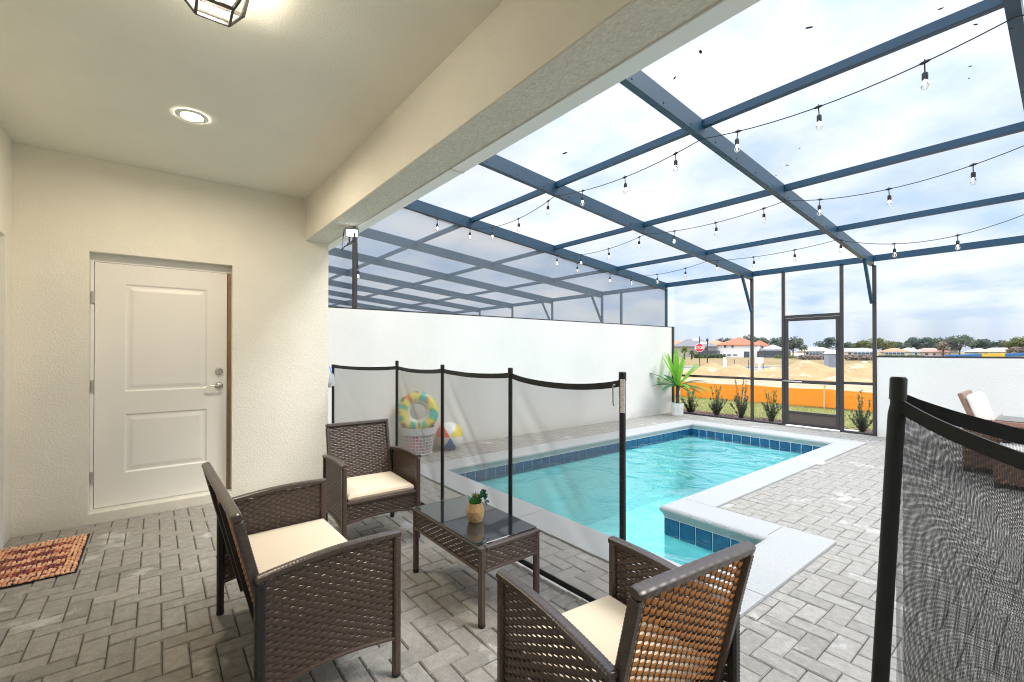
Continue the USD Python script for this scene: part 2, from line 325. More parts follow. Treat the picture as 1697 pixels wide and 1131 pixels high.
def see_through(name, col, keep, rough=0.6, grid=None, edge=0.0):
    """Fine mesh: part of it lets light pass, the threads stop it. grid = threads per metre as uv lines."""
    N = {'t': ('transparent_bsdf', {'color': (1, 1, 1)}), 'd': ('principled_bsdf', {'base_color': col, 'roughness': rough, 'specular_ior_level': 0.3}), 'm': ('mix_closure', {'fac': 1 - keep})}
    L = [('t.BSDF', 'm.closure1'), ('d.BSDF', 'm.closure2')]
    if edge:
        N['lw'] = ('layer_weight', {'blend': 0.5}); N['mr'] = ('map_range', {'from_min': 0.0, 'from_max': 1.0, 'to_min': 1 - keep, 'to_max': min(1, 1 - keep + edge)})
        L += [('lw.facing', 'mr.value'), ('mr.result', 'm.fac')]
    if grid:
        N['uv'] = ('uvmap', {}); N['s'] = ('separate_xyz', {})
        L.append(('uv.UV', 's.vector'))
        for a, o in (('x', 'x'), ('y', 'y')):
            N['k' + a] = ('math', {'math_type': 'multiply', 'value2': grid}); N['f' + a] = ('math', {'math_type': 'fraction'}); N['l' + a] = ('math', {'math_type': 'less_than', 'value2': 1 - math.sqrt(keep)})
            L += [('s.' + o, 'k' + a + '.value1'), ('k' + a + '.value', 'f' + a + '.value1'), ('f' + a + '.value', 'l' + a + '.value1')]
        N['mx'] = ('math', {'math_type': 'maximum'})
        L += [('lx.value', 'mx.value1'), ('ly.value', 'mx.value2'), ('mx.value', 'm.fac')]
    M[name] = usdkit.material(stage, '/World/Looks/' + name, N, L, surface='m.closure')
see_through('roof_screen', (0.05, 0.055, 0.06), 0.86)
see_through('wall_screen', (0.05, 0.055, 0.06), 0.88)
see_through('side_screen', (0.12, 0.13, 0.14), 0.50)
see_through('fence_net', (0.24, 0.245, 0.245), 0.70, edge=0.6)
see_through('fence_net_near', (0.06, 0.065, 0.068), 0.47, grid=400.0)
see_through('fence_net_back', (0.06, 0.065, 0.068), 0.47, grid=438.0)
# glass panes and bulbs: clear, with the mirror growing towards the edge
def pane(name, tintc, ior=1.5, bump=None, gloss=(1, 1, 1), rough=0.0):
    N = {'t': ('transparent_bsdf', {'color': tintc}), 'g': ('glossy_bsdf', {'roughness': rough, 'color': gloss}), 'f': ('fresnel', {'IOR': ior}), 'm': ('mix_closure', {})}
    L = [('f.fac', 'm.fac'), ('t.BSDF', 'm.closure1'), ('g.BSDF', 'm.closure2')]
    if bump:
        N['c'] = ('geometry', {}); N['mp'] = ('mapping', {'scale': (1.0, 1.0, 1.0)})
        N['b1'] = ('noise_texture', {'scale': bump[0], 'detail': 3.0, 'roughness': 0.5, 'distortion': 0.6})
        N['bb'] = ('bump', {'distance': bump[1], 'strength': bump[2]})
        L += [('c.position', 'mp.vector'), ('mp.vector', 'b1.vector'), ('b1.fac', 'bb.height'), ('bb.normal', 'g.normal'), ('bb.normal', 'f.normal')]
        L = [x for x in L if x[1] != 'f.normal']
    M[name] = usdkit.material(stage, '/World/Looks/' + name, N, L, surface='m.closure')
pane('glass_clear', (0.96, 0.98, 0.97)); pane('bulb_glass', (0.93, 0.93, 0.93), 1.6)
pane('water', (0.66, 0.925, 0.92), 1.35, bump=(2.4, 0.11, 0.7))

# ------------------------------------------------------------------ key measures (metres)
XD, Y0, YH1, YH2, ZC, ZH = -4.942, -0.84, 1.209, 1.433, 2.943, 2.526
XP, ZP, YS = -5.803, 1.929, 9.266
POUT = [(-4.96, 2.33), (-1.11, 2.33), (-1.11, 3.87), (-2.015, 3.87), (-2.015, 8.42), (-4.96, 8.42)]
PIN = [(-4.63, 2.68), (-1.46, 2.68), (-1.46, 3.53), (-2.345, 3.53), (-2.345, 8.04), (-4.63, 8.04)]
HOLE = Polygon(PIN).buffer(0.03, join_style=2)
BEAMS = [-5.965, -4.055, -2.145, -0.235, 1.675]
def beam_z(y): return 3.425 - 0.0968 * (y - 2.79)      # underside of the sloping roof beams
BH = 0.168

# ================================================================== the ground
def ground_z(x, y):
    d = math.hypot(x, y)
    return float(np.interp(d, [0, 16, 30, 60, 120, 190, 400, 5000], [-0.09, -0.10, -0.28, -0.45, -0.75, -1.0, -1.2, -3.0]))
gx = np.unique(np.concatenate([-np.geomspace(6.1, 3000, 46), np.linspace(-6.1, 3.0, 10), np.geomspace(3.0, 3000, 30)]))
gy = np.unique(np.concatenate([-np.geomspace(8, 3000, 12), [-8, -2, 4, 9.32], np.linspace(9.32, 60, 36), np.geomspace(60, 3000, 30)]))
gv = np.array([[(x, y, ground_z(x, y)) for y in gy] for x in gx])
gf = []
for i in range(len(gx) - 1):
    for j in range(len(gy) - 1):
        xc, yc = (gx[i] + gx[i + 1]) / 2, (gy[j] + gy[j + 1]) / 2
        if -6.1 < xc < 3.0 and -8 < yc < 9.32: continue
        m = len(gy); gf.append((i * m + j, (i + 1) * m + j, (i + 1) * m + j + 1, i * m + j + 1))
MB().add(gv.reshape(-1, 3), gf).build('ground', 'field_dry', smooth=True, kind='structure')

def sheet(name, x0, x1, y0, y1, lift, m, nx=30, ny=20, fz=None, kind='structure'):
    P = np.array([[(x, y, ground_z(x, y) + lift + (fz(x, y) if fz else 0)) for y in np.linspace(y0, y1, ny)] for x in np.linspace(x0, x1, nx)])
    return MB().grid(P).build(name, m, smooth=True, kind=kind)
sheet('lawn', -16, 3, 9.33, 13.75, 0.006, 'grass_ground')
def sand_h(x, y):
    e = min(1, max(0, (y - 13.7) / 1.2)) * min(1, max(0, (43 - y) / 3))
    return e * (0.20 * meshkit.fbm(V3(x * 0.22, y * 0.22, 1.3), 4) * 1.1 + 0.03 * meshkit.fbm(V3(x * 1.5, y * 1.5, 4), 3)) + 0.02
sheet('sand', -46, 14, 13.66, 43, 0.012, 'sand_ground', 110, 70, sand_h)
# mounds of dug sand
def mound(px, d, r, h, label, seed):
    c = at(px, d); n = 40
    rr = np.linspace(0, 1, 16); an = np.linspace(0, 2 * math.pi, n, endpoint=False)
    v = []
    for q in rr:
        for a in an:
            x, y = c[0] + r * q * math.cos(a), c[1] + r * q * math.sin(a)
            k = 0.72 + 0.5 * meshkit.fbm(V3(x * 0.9, y * 0.9, seed), 4)
            v.append((x, y, ground_z(x, y) - 0.08 + 0.3 * 0 + h * k * (1 - q ** 1.25) ** 1.1 + 0.12 * meshkit.fbm(V3(x * 2.5, y * 2.5, seed + 5), 3) * (1 - q)))
    f = [(i * n + j, (i + 1) * n + j, (i + 1) * n + (j + 1) % n, i * n + (j + 1) % n) for i in range(15) for j in range(n)]
    MB().add(v, f).build('sand_mound', 'sand_mound', smooth=True, label=label, cat='sand mound', group='mounds of sand on the building lot')
mound(1178, 27, 2.6, 1.05, 'pale sand mound seen between the palm leaves and first screen post', 3)
mound(1222, 25, 2.2, 1.0, 'sand mound just left of the second screen post', 9)
mound(1283, 27, 2.4, 0.9, 'low sand mound seen between screen post and screen door', 15)
mound(1340, 25, 2.9, 1.25, 'tallest tan sand mound, seen through the screen door', 21)
mound(1428, 23, 2.6, 1.2, 'sand mound seen right of the screen door', 27)
mound(1386, 21, 2.0, 0.55, 'low sand heap in front of the grey portable toilet', 33)
# road and kerbs beyond the sand
def strip(name, pts, w, lift, m, kind='structure'):
    pts = np.array(pts, float); t = np.gradient(pts, axis=0); t /= np.linalg.norm(t, axis=1, keepdims=True); nrm = np.stack([-t[:, 1], t[:, 0]], 1)
    P = np.array([[(*(p + n * s), ground_z(*(p + n * s)) + lift) for s in (-w / 2, w / 2)] for p, n in zip(pts, nrm)])
    return MB().grid(P[:, ::-1]).build(name, m, smooth=True, kind=kind)
ra, rb = at(900, 40)[:2], at(1345, 46)[:2]
road_pts = [ra + (rb - ra) * t for t in np.linspace(-0.3, 1.0, 14)]
strip('road', road_pts, 6.0, 0.10, 'asphalt')
for off in (-3.3, 3.3):
    nn = np.array([-(rb - ra)[1], (rb - ra)[0]]); nn /= np.linalg.norm(nn)
    kb = MB(); q = [p + nn * off for p in road_pts]
    for a, b in zip(q[:-1], q[1:]):
        kb.bar((*a, ground_z(*a) + 0.14), (*b, ground_z(*b) + 0.14), 0.5, 0.22)
    kb.build('kerb', 'kerb', kind='structure')
# field of dry grass rises a little behind the right-hand road end
sheet('dry_field', at(1250, 60)[0] - 30, at(1440, 60)[0] + 60, 62, 66, 0.01, 'field_dry', 10, 4)

# ================================================================== paved patio
patio = thing('paved_patio', kind='structure')
PAT = Polygon([(XP, YH2), (XD, YH2), (XD, Y0), (2.4, Y0), (2.4, YS + 0.04), (XP, YS + 0.04)]).difference(Polygon(POUT))
bed = MB()
for g in [PAT.buffer(-0.001)]:
    bed.poly(g, -0.10, -0.009)
bed.build('bedding', 'paver_bed', patio)
rng = np.random.default_rng(5)
def paver_mesh(poly, dz, tilt):
    mb = MB(); c = np.array(poly.centroid.coords[0])
    def zt(p): return dz + (p - c) @ tilt
    ext = np.array(shapely.geometry.polygon.orient(poly, 1).exterior.coords)[:-1]
    if len(ext) > 5 or poly.area < 0.006:
        t = trimesh.creation.extrude_polygon(poly, 0.05, engine='earcut'); t.apply_translation((0, 0, dz - 0.051)); return mb.tm(t)
    ins = poly.buffer(-0.0055, join_style=2)
    if ins.is_empty or not hasattr(ins, 'exterior') or len(ins.exterior.coords) - 1 != len(ext):
        t = trimesh.creation.extrude_polygon(poly, 0.05, engine='earcut'); t.apply_translation((0, 0, dz - 0.051)); return mb.tm(t)
    inn = np.array(shapely.geometry.polygon.orient(ins, 1).exterior.coords)[:-1]
    k = np.argmin(((inn - ext[0]) ** 2).sum(1)); inn = np.roll(inn, -k, 0)
    n = len(ext)
    v = [(*p, zt(p)) for p in inn] + [(*p, zt(p) - 0.006) for p in ext] + [(*p, zt(p) - 0.05) for p in ext]
    f = [(0, j, j + 1) for j in range(1, n - 1)]
    for j in range(n):
        k = (j + 1) % n
        f += [(n + j, n + k, k), (n + j, k, j), (2 * n + j, 2 * n + k, n + k), (2 * n + j, n + k, n + j)]
    return mb.add(v, f)
U = 0.1; gx0, gy0 = -1.05, 2.93
pieces = []
safe = PAT.buffer(-0.003)
for i in range(-50, 36):
    for j in range(-40, 66):
        dmod = (i - j + 3) % 4
        x, y = gx0 + i * U, gy0 + j * U
        if dmod == 0: b = (x, y, x + 2 * U, y + U)
        elif dmod == 3: b = (x, y, x + U, y + 2 * U)
        else: continue
        g = sbox(b[0] + 0.0023, b[1] + 0.0023, b[2] - 0.0023, b[3] - 0.0023)
        if not safe.contains(g):
            g = g.intersection(safe)
            if g.is_empty or g.area < 0.0008: continue
            if g.geom_type != 'Polygon': g = max(getattr(g, 'geoms'), key=lambda q: q.area)
            if g.geom_type != 'Polygon': continue
        if g.centroid.x > 0.9: continue
        pieces.append(g)
scored = []
for g in pieces:
    c = g.centroid; px, py, d = seen((c.x, c.y, 0))
    a = 0.0
    if d > 0.3 and -60 < px < 1760 and py < 1190: a = g.area * CAM_H / d ** 3
    if d > 0.3 and -60 < px < 1760 and 1131 + 60 > py: pass
    scored.append(a)
order = np.argsort(-np.array(scored))
rest = MB()
for rank, k in enumerate(order):
    g = pieces[k]
    pm = paver_mesh(g, rng.normal(0, 0.0014), rng.normal(0, 0.011, 2))
    if rank < 300: pm.build('paver', 'paver', patio)
    else: rest.add(*pm.arr())
rest.build('pavers', 'paver', patio, kind='stuff')

# ================================================================== pool
pool = thing('swimming_pool', kind='structure')
CT = 0.014                                                  # coping stands a little proud of the pavers
def coping_piece(poly, inner_edges):
    t = trimesh.creation.extrude_polygon(poly, 0.10, engine='earcut'); t.apply_translation((0, 0, CT - 0.10)); return MB().tm(t)
def lip(p, q, nin):
    """Rounded, overhanging inner edge from p to q; nin points to the water."""
    prof = [(-0.055, CT), (-0.028, CT - 0.001), (-0.010, CT - 0.007), (0.0, CT - 0.020), (0.001, CT - 0.034), (-0.008, CT - 0.050), (-0.022, CT - 0.066), (-0.030, CT - 0.095)]
    P = np.array([[(*(np.array(e) + np.array(nin) * a), z) for a, z in prof] for e in (p, q)])
    return P
E_ = 0.055
def ring(a, b): return Polygon(a).difference(Polygon(b))
coping_all = ring(POUT, Polygon(PIN).buffer(E_, join_style=2).exterior.coords)
cuts_x, seg = [], []
# poured sections, divided by fine joints
sections = [sbox(-5.0, 2.3, -4.63 + 0.0, 5.3), sbox(-5.0, 5.306, -4.63, 8.5), sbox(-4.624, 8.0, -2.0, 8.5), sbox(-2.35 + 0.0, 3.876, -2.0, 8.0 - 0.006), sbox(-2.4, 3.5, -1.466, 3.87), sbox(-1.46, 2.69, -1.1, 3.876), sbox(-4.624, 2.3, -2.9, 2.75), sbox(-2.894, 2.3, -1.1, 2.684)]
left = coping_all
for s_ in sections:
    g = left.intersection(s_)
    left = left.difference(s_.buffer(0.003, join_style=2))
    for q in getattr(g, 'geoms', [g]):
        if q.geom_type == 'Polygon' and q.area > 0.004:
            coping_piece(q, None).build('coping', 'coping', pool)
n = len(PIN)
for k in range(n):
    p, q = np.array(PIN[k]), np.array(PIN[(k + 1) % n]); d = (q - p) / np.linalg.norm(q - p); nin = np.array([-d[1], d[0]])
    conv = []
    for e, (e0, e1, e2) in ((p, (k - 1, k, k + 1)), (q, (k, k + 1, k + 2))):
        a, b, c = (np.array(PIN[w % n]) for w in (e0, e1, e2)); cr = np.cross(b - a, c - b); conv.append(cr)
    prof = [(-0.0555, CT), (-0.028, CT - 0.001), (-0.010, CT - 0.007), (0.0, CT - 0.020), (0.001, CT - 0.034), (-0.008, CT - 0.050), (-0.020, CT - 0.066), (-0.030, CT - 0.099)]
    rows = []
    for e, sgn, cr in ((p, -1, conv[0]), (q, 1, conv[1])):
        # at an inside corner of the pool the mitre runs outward, at the outside corner inward
        rows.append([(*(e + nin * a + d * sgn * (-a) * (1 if cr > 0 else -1)), z) for a, z in prof])
    MB().grid(np.array(rows)[::-1]).build('coping_lip', 'coping', pool, smooth=40)
WZ = -0.165
WALLP = Polygon(PIN).buffer(0.03, join_style=2)
wp = list(shapely.geometry.polygon.orient(WALLP, 1).exterior.coords)[:-1]
shell = MB(); nn_ = len(wp)
for k in range(nn_):
    p, q = wp[k], wp[(k + 1) % nn_]
    shell.add([(*p, -1.25), (*q, -1.25), (*q, -0.245), (*p, -0.245)], [(0, 1, 2, 3)])
t_ = trimesh.creation.extrude_polygon(WALLP, 0.05, engine='earcut'); t_.apply_translation((0, 0, -1.30)); shell.tm(t_)
shell.build('basin', 'pool_plaster', pool)
# entry steps in the cove
st = MB(); st.box((-2.30, 2.655, -1.25), (-1.44, 3.555, -0.42)).build('step', 'pool_plaster', pool)
MB().box((-2.62, 2.655, -1.25), (-2.305, 3.2, -0.72)).build('step', 'pool_plaster', pool)
gr = MB()
for k in range(nn_):
    p, q = np.array(wp[k]), np.array(wp[(k + 1) % nn_]); L_ = np.linalg.norm(q - p); d = (q - p) / L_; nin = np.array([-d[1], d[0]])
    b_ = p - nin * 0.02
    gr.add([(*(p - nin * 0.0), -0.246), (*(q - nin * 0.0), -0.246), (*q, -0.083), (*p, -0.083)], [(0, 1, 2, 3)])
    cnt = max(1, round(L_ / 0.1545)); w = L_ / cnt
    for i in range(cnt):
        a = p + d * (i * w + 0.0032) ; c = p + d * ((i + 1) * w - 0.0032)
        mb = MB(); o = nin * 0.006; z0, z1 = -0.243, -0.0905
        e = 0.003
        v = [(*a, z0), (*c, z0), (*c, z1), (*a, z1), (*(a + o + d * e), z0 + e), (*(c + o - d * e), z0 + e), (*(c + o - d * e), z1 - e), (*(a + o + d * e), z1 - e)]
        mb.add(v, [(4, 5, 6, 7), (0, 1, 5, 4), (1, 2, 6, 5), (2, 3, 7, 6), (3, 0, 4, 7)]).build('tile', 'tile_blue', pool)
gr.build('grout', 'grout', pool)
wat = Polygon(WALLP).buffer(-0.0065, join_style=2)
wx0, wy0, wx1, wy1 = wat.bounds
wv, wf = trimesh.creation.triangulate_polygon(wat, engine='earcut')
MB().add(np.c_[wv, np.full(len(wv), WZ)], wf).build('pool_water', 'water', kind='structure')
MB().lathe([(0.0, 0.022), (0.10, 0.022), (0.118, 0.019), (0.122, 0.004)], (-2.075, 6.43, 0.003), 32).build('skimmer_lid', 'skimmer_white', smooth=40, label='round white skimmer lid in the pool coping beside the pavers', cat='skimmer lid')

# ================================================================== the house: lanai walls, ceiling, header
house = thing('house', 'cream stucco house with covered lanai, ceiling and header beam', 'house')
R0, R1, RZ0, RZ1, REC = -0.418, 0.567, 0.078, 2.192, 0.095
def wall_yz(poly, x0, x1):
    t = trimesh.creation.extrude_polygon(poly, x1 - x0, engine='earcut')
    v = np.array(t.vertices); t.vertices = np.c_[x0 + v[:, 2], v[:, 0], v[:, 1]]
    return t
side = sbox(Y0 - 0.2, -0.2, YH2, 3.0).difference(sbox(R0, RZ0, R1, RZ1))
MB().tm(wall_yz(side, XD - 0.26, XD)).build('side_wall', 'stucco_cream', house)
MB().box((XD + 0.002, Y0 - 0.1, ZC), (2.4, YH1 + 0.05, ZC + 0.15)).build('ceiling', 'stucco_ceiling', house)
hd = MB(); hd.box((XD - 0.25, YH1, ZH), (2.6, YH2 - 0.001, 3.20)); hd.build('header', 'stucco_cream', house)
MB().box((XD + 0.004, YH1 + 0.004, ZH - 0.004), (2.6, YH2 - 0.002, ZH + 0.01)).build('header_soffit', 'stucco_rough', house)
# white gutter / fascia along the edge, three lengths
for a, b in ((-12.0, -2.43), (-2.426, 0.6), (0.604, 2.6)):
    gm = MB(); gm.box((a, YH2, ZH - 0.012), (b, 1.528, ZH + 0.04), 0.003); gm.box((a, 1.5285, ZH + 0.004), (b, 1.546, 3.62)); gm.build('gutter', 'gutter_white', house)
MB().box((-2.4285, YH2 + 0.003, ZH - 0.0145), (-2.4215, 1.53, ZH - 0.005)).build('gutter_seam', 'caulk_tan', house)
MB().box((-12, 1.25, 3.201), (2.6, 1.50, 3.60)).build('facade', 'stucco_white', house)
MB().box((-12, 1.18, 0), (XD - 0.262, YH2 - 0.004, 3.2)).build('facade', 'stucco_white', house)
MB().box((-12.4, -8, 3.63), (3.0, 1.60, 3.78)).build('roof', 'roof_grey', house)  # unseen roof of the house, slab added to block light from above
# rear wall with the sliding door opening behind the camera
bw = MB(); bw.box((XD - 0.1, Y0 - 0.2, -0.2), (-4.757, Y0, 3.0)); bw.box((-4.757, Y0 - 0.2, 2.213), (-2.3, Y0, 3.0)); bw.box((-2.3, Y0 - 0.2, -0.2), (2.4, Y0, 3.0)); bw.build('rear_wall', 'stucco_cream', house)
MB().box((2.4, Y0 - 0.2, -0.2), (2.6, YH2, 3.19)).build('end_wall', 'stucco_cream', house)
sd = sub(house, 'sliding_door')
fm = MB()
for a, b in ((-4.756, -4.68), (-3.56, -3.50), (-2.38, -2.301)): fm.box((a, Y0 - 0.15, 0.0), (b, Y0 - 0.09, 2.212))
fm.box((-4.68, Y0 - 0.15, 2.13), (-2.38, Y0 - 0.09, 2.212)); fm.box((-4.68, Y0 - 0.15, 0.0), (-2.38, Y0 - 0.09, 0.07)); fm.build('frame', 'trim_white', sd)
MB().box((-4.68, Y0 - 0.123, 0.07), (-2.38, Y0 - 0.117, 2.13)).build('pane', 'glass_clear', sd)
MB().box((-4.9, Y0 - 0.9, -0.1), (-2.2, Y0 - 0.8, 2.6)).build('room', 'interior_grey', house)
# entry door in the side wall
dr = sub(house, 'door')
XL = XD - REC; L0, L1, LZ0, LZ1 = -0.391, 0.533, 0.094, 2.122
lf = MB(); pan = MB()
def raised(y0, y1, z0, z1):
    """Moulded panel: a groove and a raised field, on the front of the leaf."""
    w = [(0.0, 0.0), (0.012, -0.009), (0.026, -0.009), (0.055, -0.002)]
    rows = [[(XL + dx, y, z) for y, z in ((y0 + o, z0 + o), (y1 - o, z0 + o), (y1 - o, z1 - o), (y0 + o, z1 - o))] for o, dx in w]
    v = np.array(rows).reshape(-1, 3); f = []
    for i in range(3):
        for j in range(4): f.append((i * 4 + j, i * 4 + (j + 1) % 4, (i + 1) * 4 + (j + 1) % 4, (i + 1) * 4 + j))
    f.append((12, 13, 14, 15)); return v, f
py0, py1 = L0 + 0.19, L1 - 0.155
panels = [(py0, py1, LZ0 + 0.265, LZ0 + 0.76), (py0, py1, LZ0 + 0.95, LZ1 - 0.165)]
leaf = sbox(L0, LZ0, L1, LZ1)
for a in panels: leaf = leaf.difference(sbox(a[0], a[2], a[1], a[3]))
MB().tm(wall_yz(leaf, XL - 0.04, XL)).build('leaf', 'door_paint', dr)
for a in panels: MB().add(*raised(*a)).build('panel', 'door_paint', dr)
fr = MB(); fr.box((XL - 0.10, R0 + 0.001, RZ0 + 0.001), (XL - 0.003, L0 - 0.004, RZ1 - 0.001)); fr.box((XL - 0.10, L0 - 0.004, LZ1 + 0.004), (XL - 0.003, R1 - 0.001, RZ1 - 0.001)); fr.build('frame', 'trim_white', dr)
MB().box((XL - 0.10, L1 + 0.004, RZ0 + 0.001), (XL + 0.004, R1 - 0.001, LZ1 + 0.004)).build('jamb', 'door_jamb', dr, label='brown jamb on the latch side')  # darker and browner than the rest of the door frame
MB().box((XL - 0.06, L0 - 0.004, RZ0 + 0.001), (XL - 0.002, L1 + 0.004, LZ0 - 0.005)).build('threshold', 'trim_white', dr)
MB().box((XL - 0.115, L0 - 0.01, RZ0), (XL - 0.101, L1 + 0.01, RZ1)).build('backing', 'interior_grey', dr)
for z in (0.35, 1.10, 1.83):
    MB().box((XL - 0.002, L0 - 0.022, z - 0.05), (XL + 0.012, L0 + 0.002, z + 0.05), 0.002).build('hinge', 'metal_hinge', dr)
hy = L1 - 0.062
Rx = np.array([[0, 0, 1], [1, 0, 0], [0, 1, 0.0]])
db = MB().lathe([(0, 0.030), (0.020, 0.030), (0.026, 0.024), (0.032, 0.010), (0.033, 0.0)], n=22).move(Rx, (XL, hy, 1.20)); db.build('deadbolt', 'metal_satin', dr, smooth=40)
hn = MB().lathe([(0, 0.022), (0.022, 0.020), (0.032, 0.010), (0.034, 0.0)], n=22).move(Rx, (XL, hy, 1.065))
hn.tube([(XL + 0.018, hy, 1.065), (XL + 0.055, hy, 1.065), (XL + 0.060, hy - 0.012, 1.066), (XL + 0.060, hy - 0.05, 1.070), (XL + 0.058, hy - 0.09, 1.062), (XL + 0.054, hy - 0.118, 1.066)], [0.010, 0.010, 0.010, 0.008, 0.007, 0.006], 8)
hn.build('handle', 'metal_satin', dr, smooth=50)

# ------------------------------------------------------------------ lamps
dl = thing('recessed_downlight', 'round white recessed downlight glowing warm in the lanai ceiling', 'ceiling light', (-3.645, 0.185, ZC))
MB().lathe([(0.056, -0.004), (0.062, -0.010), (0.088, -0.006), (0.093, -0.001)], n=36).build('trim_ring', 'trim_white', dl, smooth=40)
MB().lathe([(0.0, -0.0035), (0.0575, -0.0035)], n=32).build('lens', 'lamp_glow', dl)
ln = thing('ceiling_lantern', 'dark framed glass ceiling lantern lit at the top edge of the picture', 'ceiling lantern', (-2.15, 0.18, ZC))
b0, b1, zb_, zt_ = 0.058, 0.115, -0.195, -0.095
fr = MB()
cb = [(sx * b0, sy * b0, zb_) for sx, sy in ((-1, -1), (1, -1), (1, 1), (-1, 1))]; ct = [(sx * b1, sy * b1, zt_) for sx, sy in ((-1, -1), (1, -1), (1, 1), (-1, 1))]
for k in range(4):
    fr.bar(cb[k], ct[k], 0.010, 0.010); fr.bar(cb[k], cb[(k + 1) % 4], 0.010, 0.010); fr.bar(ct[k], ct[(k + 1) % 4], 0.014, 0.012)
fr.build('frame', 'lantern_frame', ln)
for k in range(4):
    a, b, c, d = (np.array(q) for q in (cb[k], cb[(k + 1) % 4], ct[(k + 1) % 4], ct[k]))
    MB().add([a, b, c, d], [(0, 1, 2, 3)]).build('pane', 'glass_clear', ln)
MB().box((-0.075, -0.075, -0.02), (0.075, 0.075, -0.002), 0.004).build('canopy', 'lantern_frame', ln)
MB().tube([(0, 0, -0.02), (0, 0, -0.075)], 0.012, 8).build('stem', 'lantern_frame', ln)
MB().tm(ball(0.030)).move(None, (0, 0, -0.125)).build('bulb', 'lantern_glow', ln, smooth=True)
fl = thing('flood_lamp', 'small lit flood lamp on a bracket where header meets the wall end', 'flood lamp', (-4.115, 1.40, 2.462))
toC = V3(0.74, -0.35, -0.62); toC /= np.linalg.norm(toC); sx_ = np.cross(V3(0, 0, 1), toC); sx_ /= np.linalg.norm(sx_); sy_ = np.cross(toC, sx_)
Rf = np.stack([sx_, sy_, toC], 1)
MB().box((-0.058, -0.040, -0.028), (0.058, 0.040, 0.0), 0.006).move(Rf).build('body', 'flood_body', fl)
MB().box((-0.047, -0.030, 0.0005), (0.047, 0.030, 0.004)).move(Rf).build('lens', 'flood_glow', fl)
MB().box((-0.012, 0.01, 0.0), (0.012, 0.034, 0.062)).build('stem', 'flood_body', fl)
bk = MB(); bk.bar((-0.09, 0.0, -0.085), (0.10, -0.02, -0.10), 0.03, 0.012); bk.bar((-0.07, 0, -0.085), (-0.07, 0, -0.02), 0.012, 0.012); bk.bar((0.07, -0.01, -0.095), (0.07, 0.0, -0.01), 0.012, 0.012); bk.build('bracket', 'frame_bronze', fl)
MB().tube([(-0.09, 0, -0.09), (-0.14, -0.02, -0.10), (-0.16, -0.04, -0.135), (-0.15, -0.03, 0.0), (-0.15, -0.02, 0.06)], 0.005, 6).build('cable', 'cord_black', fl, smooth=True)

# ================================================================== walls of the pool yard
pw = thing('party_wall', 'long white stucco wall along the left side of the pool', 'wall')
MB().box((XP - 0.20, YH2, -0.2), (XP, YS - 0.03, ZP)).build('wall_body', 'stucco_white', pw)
MB().box((XP - 0.20, YH2 + 0.02, ZP + 0.001), (XP - 0.004, YS - 0.03, ZP + 0.018)).build('cap_channel', 'frame_bronze', pw)
lw = thing('low_wall', 'low white stucco wall under the screen at right, behind the dining set', 'wall')
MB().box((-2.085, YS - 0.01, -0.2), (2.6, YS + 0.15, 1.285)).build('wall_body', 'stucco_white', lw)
MB().box((-2.10, YS - 0.005, 1.286), (2.6, YS + 0.06, 1.312)).build('cap_channel', 'frame_bronze', lw)

# ================================================================== screen enclosures
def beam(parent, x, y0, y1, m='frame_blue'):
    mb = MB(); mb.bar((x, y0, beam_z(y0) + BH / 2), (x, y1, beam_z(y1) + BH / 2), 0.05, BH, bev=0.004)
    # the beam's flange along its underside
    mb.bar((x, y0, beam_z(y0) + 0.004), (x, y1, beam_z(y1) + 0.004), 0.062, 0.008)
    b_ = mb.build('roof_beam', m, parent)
    if x > -6.2:
        sc = MB()
        for k, y in enumerate(np.arange(y0 + 0.35, y1, 0.42)):
            c = MB().lathe([(0.0, -0.004), (0.006, -0.003), (0.007, 0.0)], (x + 0.018 * (-1) ** k, y, beam_z(y) - 0.0003), 8); sc.add(*c.arr())
            c = MB().box((x + 0.0252, y + 0.1, beam_z(y) + 0.028), (x + 0.030, y + 0.110, beam_z(y) + 0.038)); sc.add(*c.arr())
        sc.build('screws', 'leg_black', b_, kind='stuff')
    return b_
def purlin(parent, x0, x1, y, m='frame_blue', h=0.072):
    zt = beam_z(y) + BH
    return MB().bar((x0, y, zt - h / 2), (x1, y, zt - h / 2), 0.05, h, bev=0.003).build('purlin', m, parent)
PY = [1.56, 3.90, 5.71, 7.50, YS]
enc = thing('screen_enclosure', 'dark aluminium pool screen enclosure with sloping roof beams and screen door', 'pool enclosure')
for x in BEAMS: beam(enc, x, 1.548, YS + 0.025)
for a, b in zip(BEAMS[:-1], BEAMS[1:]):
    for y in PY[1:-1]: purlin(enc, a + 0.026, b - 0.026, y)
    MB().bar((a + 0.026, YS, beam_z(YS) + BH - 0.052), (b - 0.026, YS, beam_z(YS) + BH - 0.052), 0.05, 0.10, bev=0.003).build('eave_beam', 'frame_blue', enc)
    for y0, y1 in zip(PY[:-1], PY[1:]):
        z0, z1 = beam_z(y0) + BH + 0.004, beam_z(y1) + BH + 0.004
        MB().add([(a, y0, z0), (b, y0, z0), (b, y1, z1), (a, y1, z1)], [(0, 1, 2, 3)]).build('roof_screen', 'roof_screen', enc)
ZE = beam_z(YS)
def post(parent, x, z0, z1, m='frame_bronze', w=0.05, d=0.05, y=YS): return MB().box((x - w / 2, y - d / 2, z0), (x + w / 2, y + d / 2, z1), 0.003).build('post', m, parent)
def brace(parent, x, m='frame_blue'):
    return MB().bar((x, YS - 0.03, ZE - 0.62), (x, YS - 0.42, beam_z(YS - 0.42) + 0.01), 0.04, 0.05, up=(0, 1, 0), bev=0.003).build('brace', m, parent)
post(enc, -4.055, 0.0, ZE); post(enc, -2.115, 0.0, ZE); post(enc, -0.235, 1.313, ZE); post(enc, -5.965, ZP + 0.02, ZE, 'frame_blue')
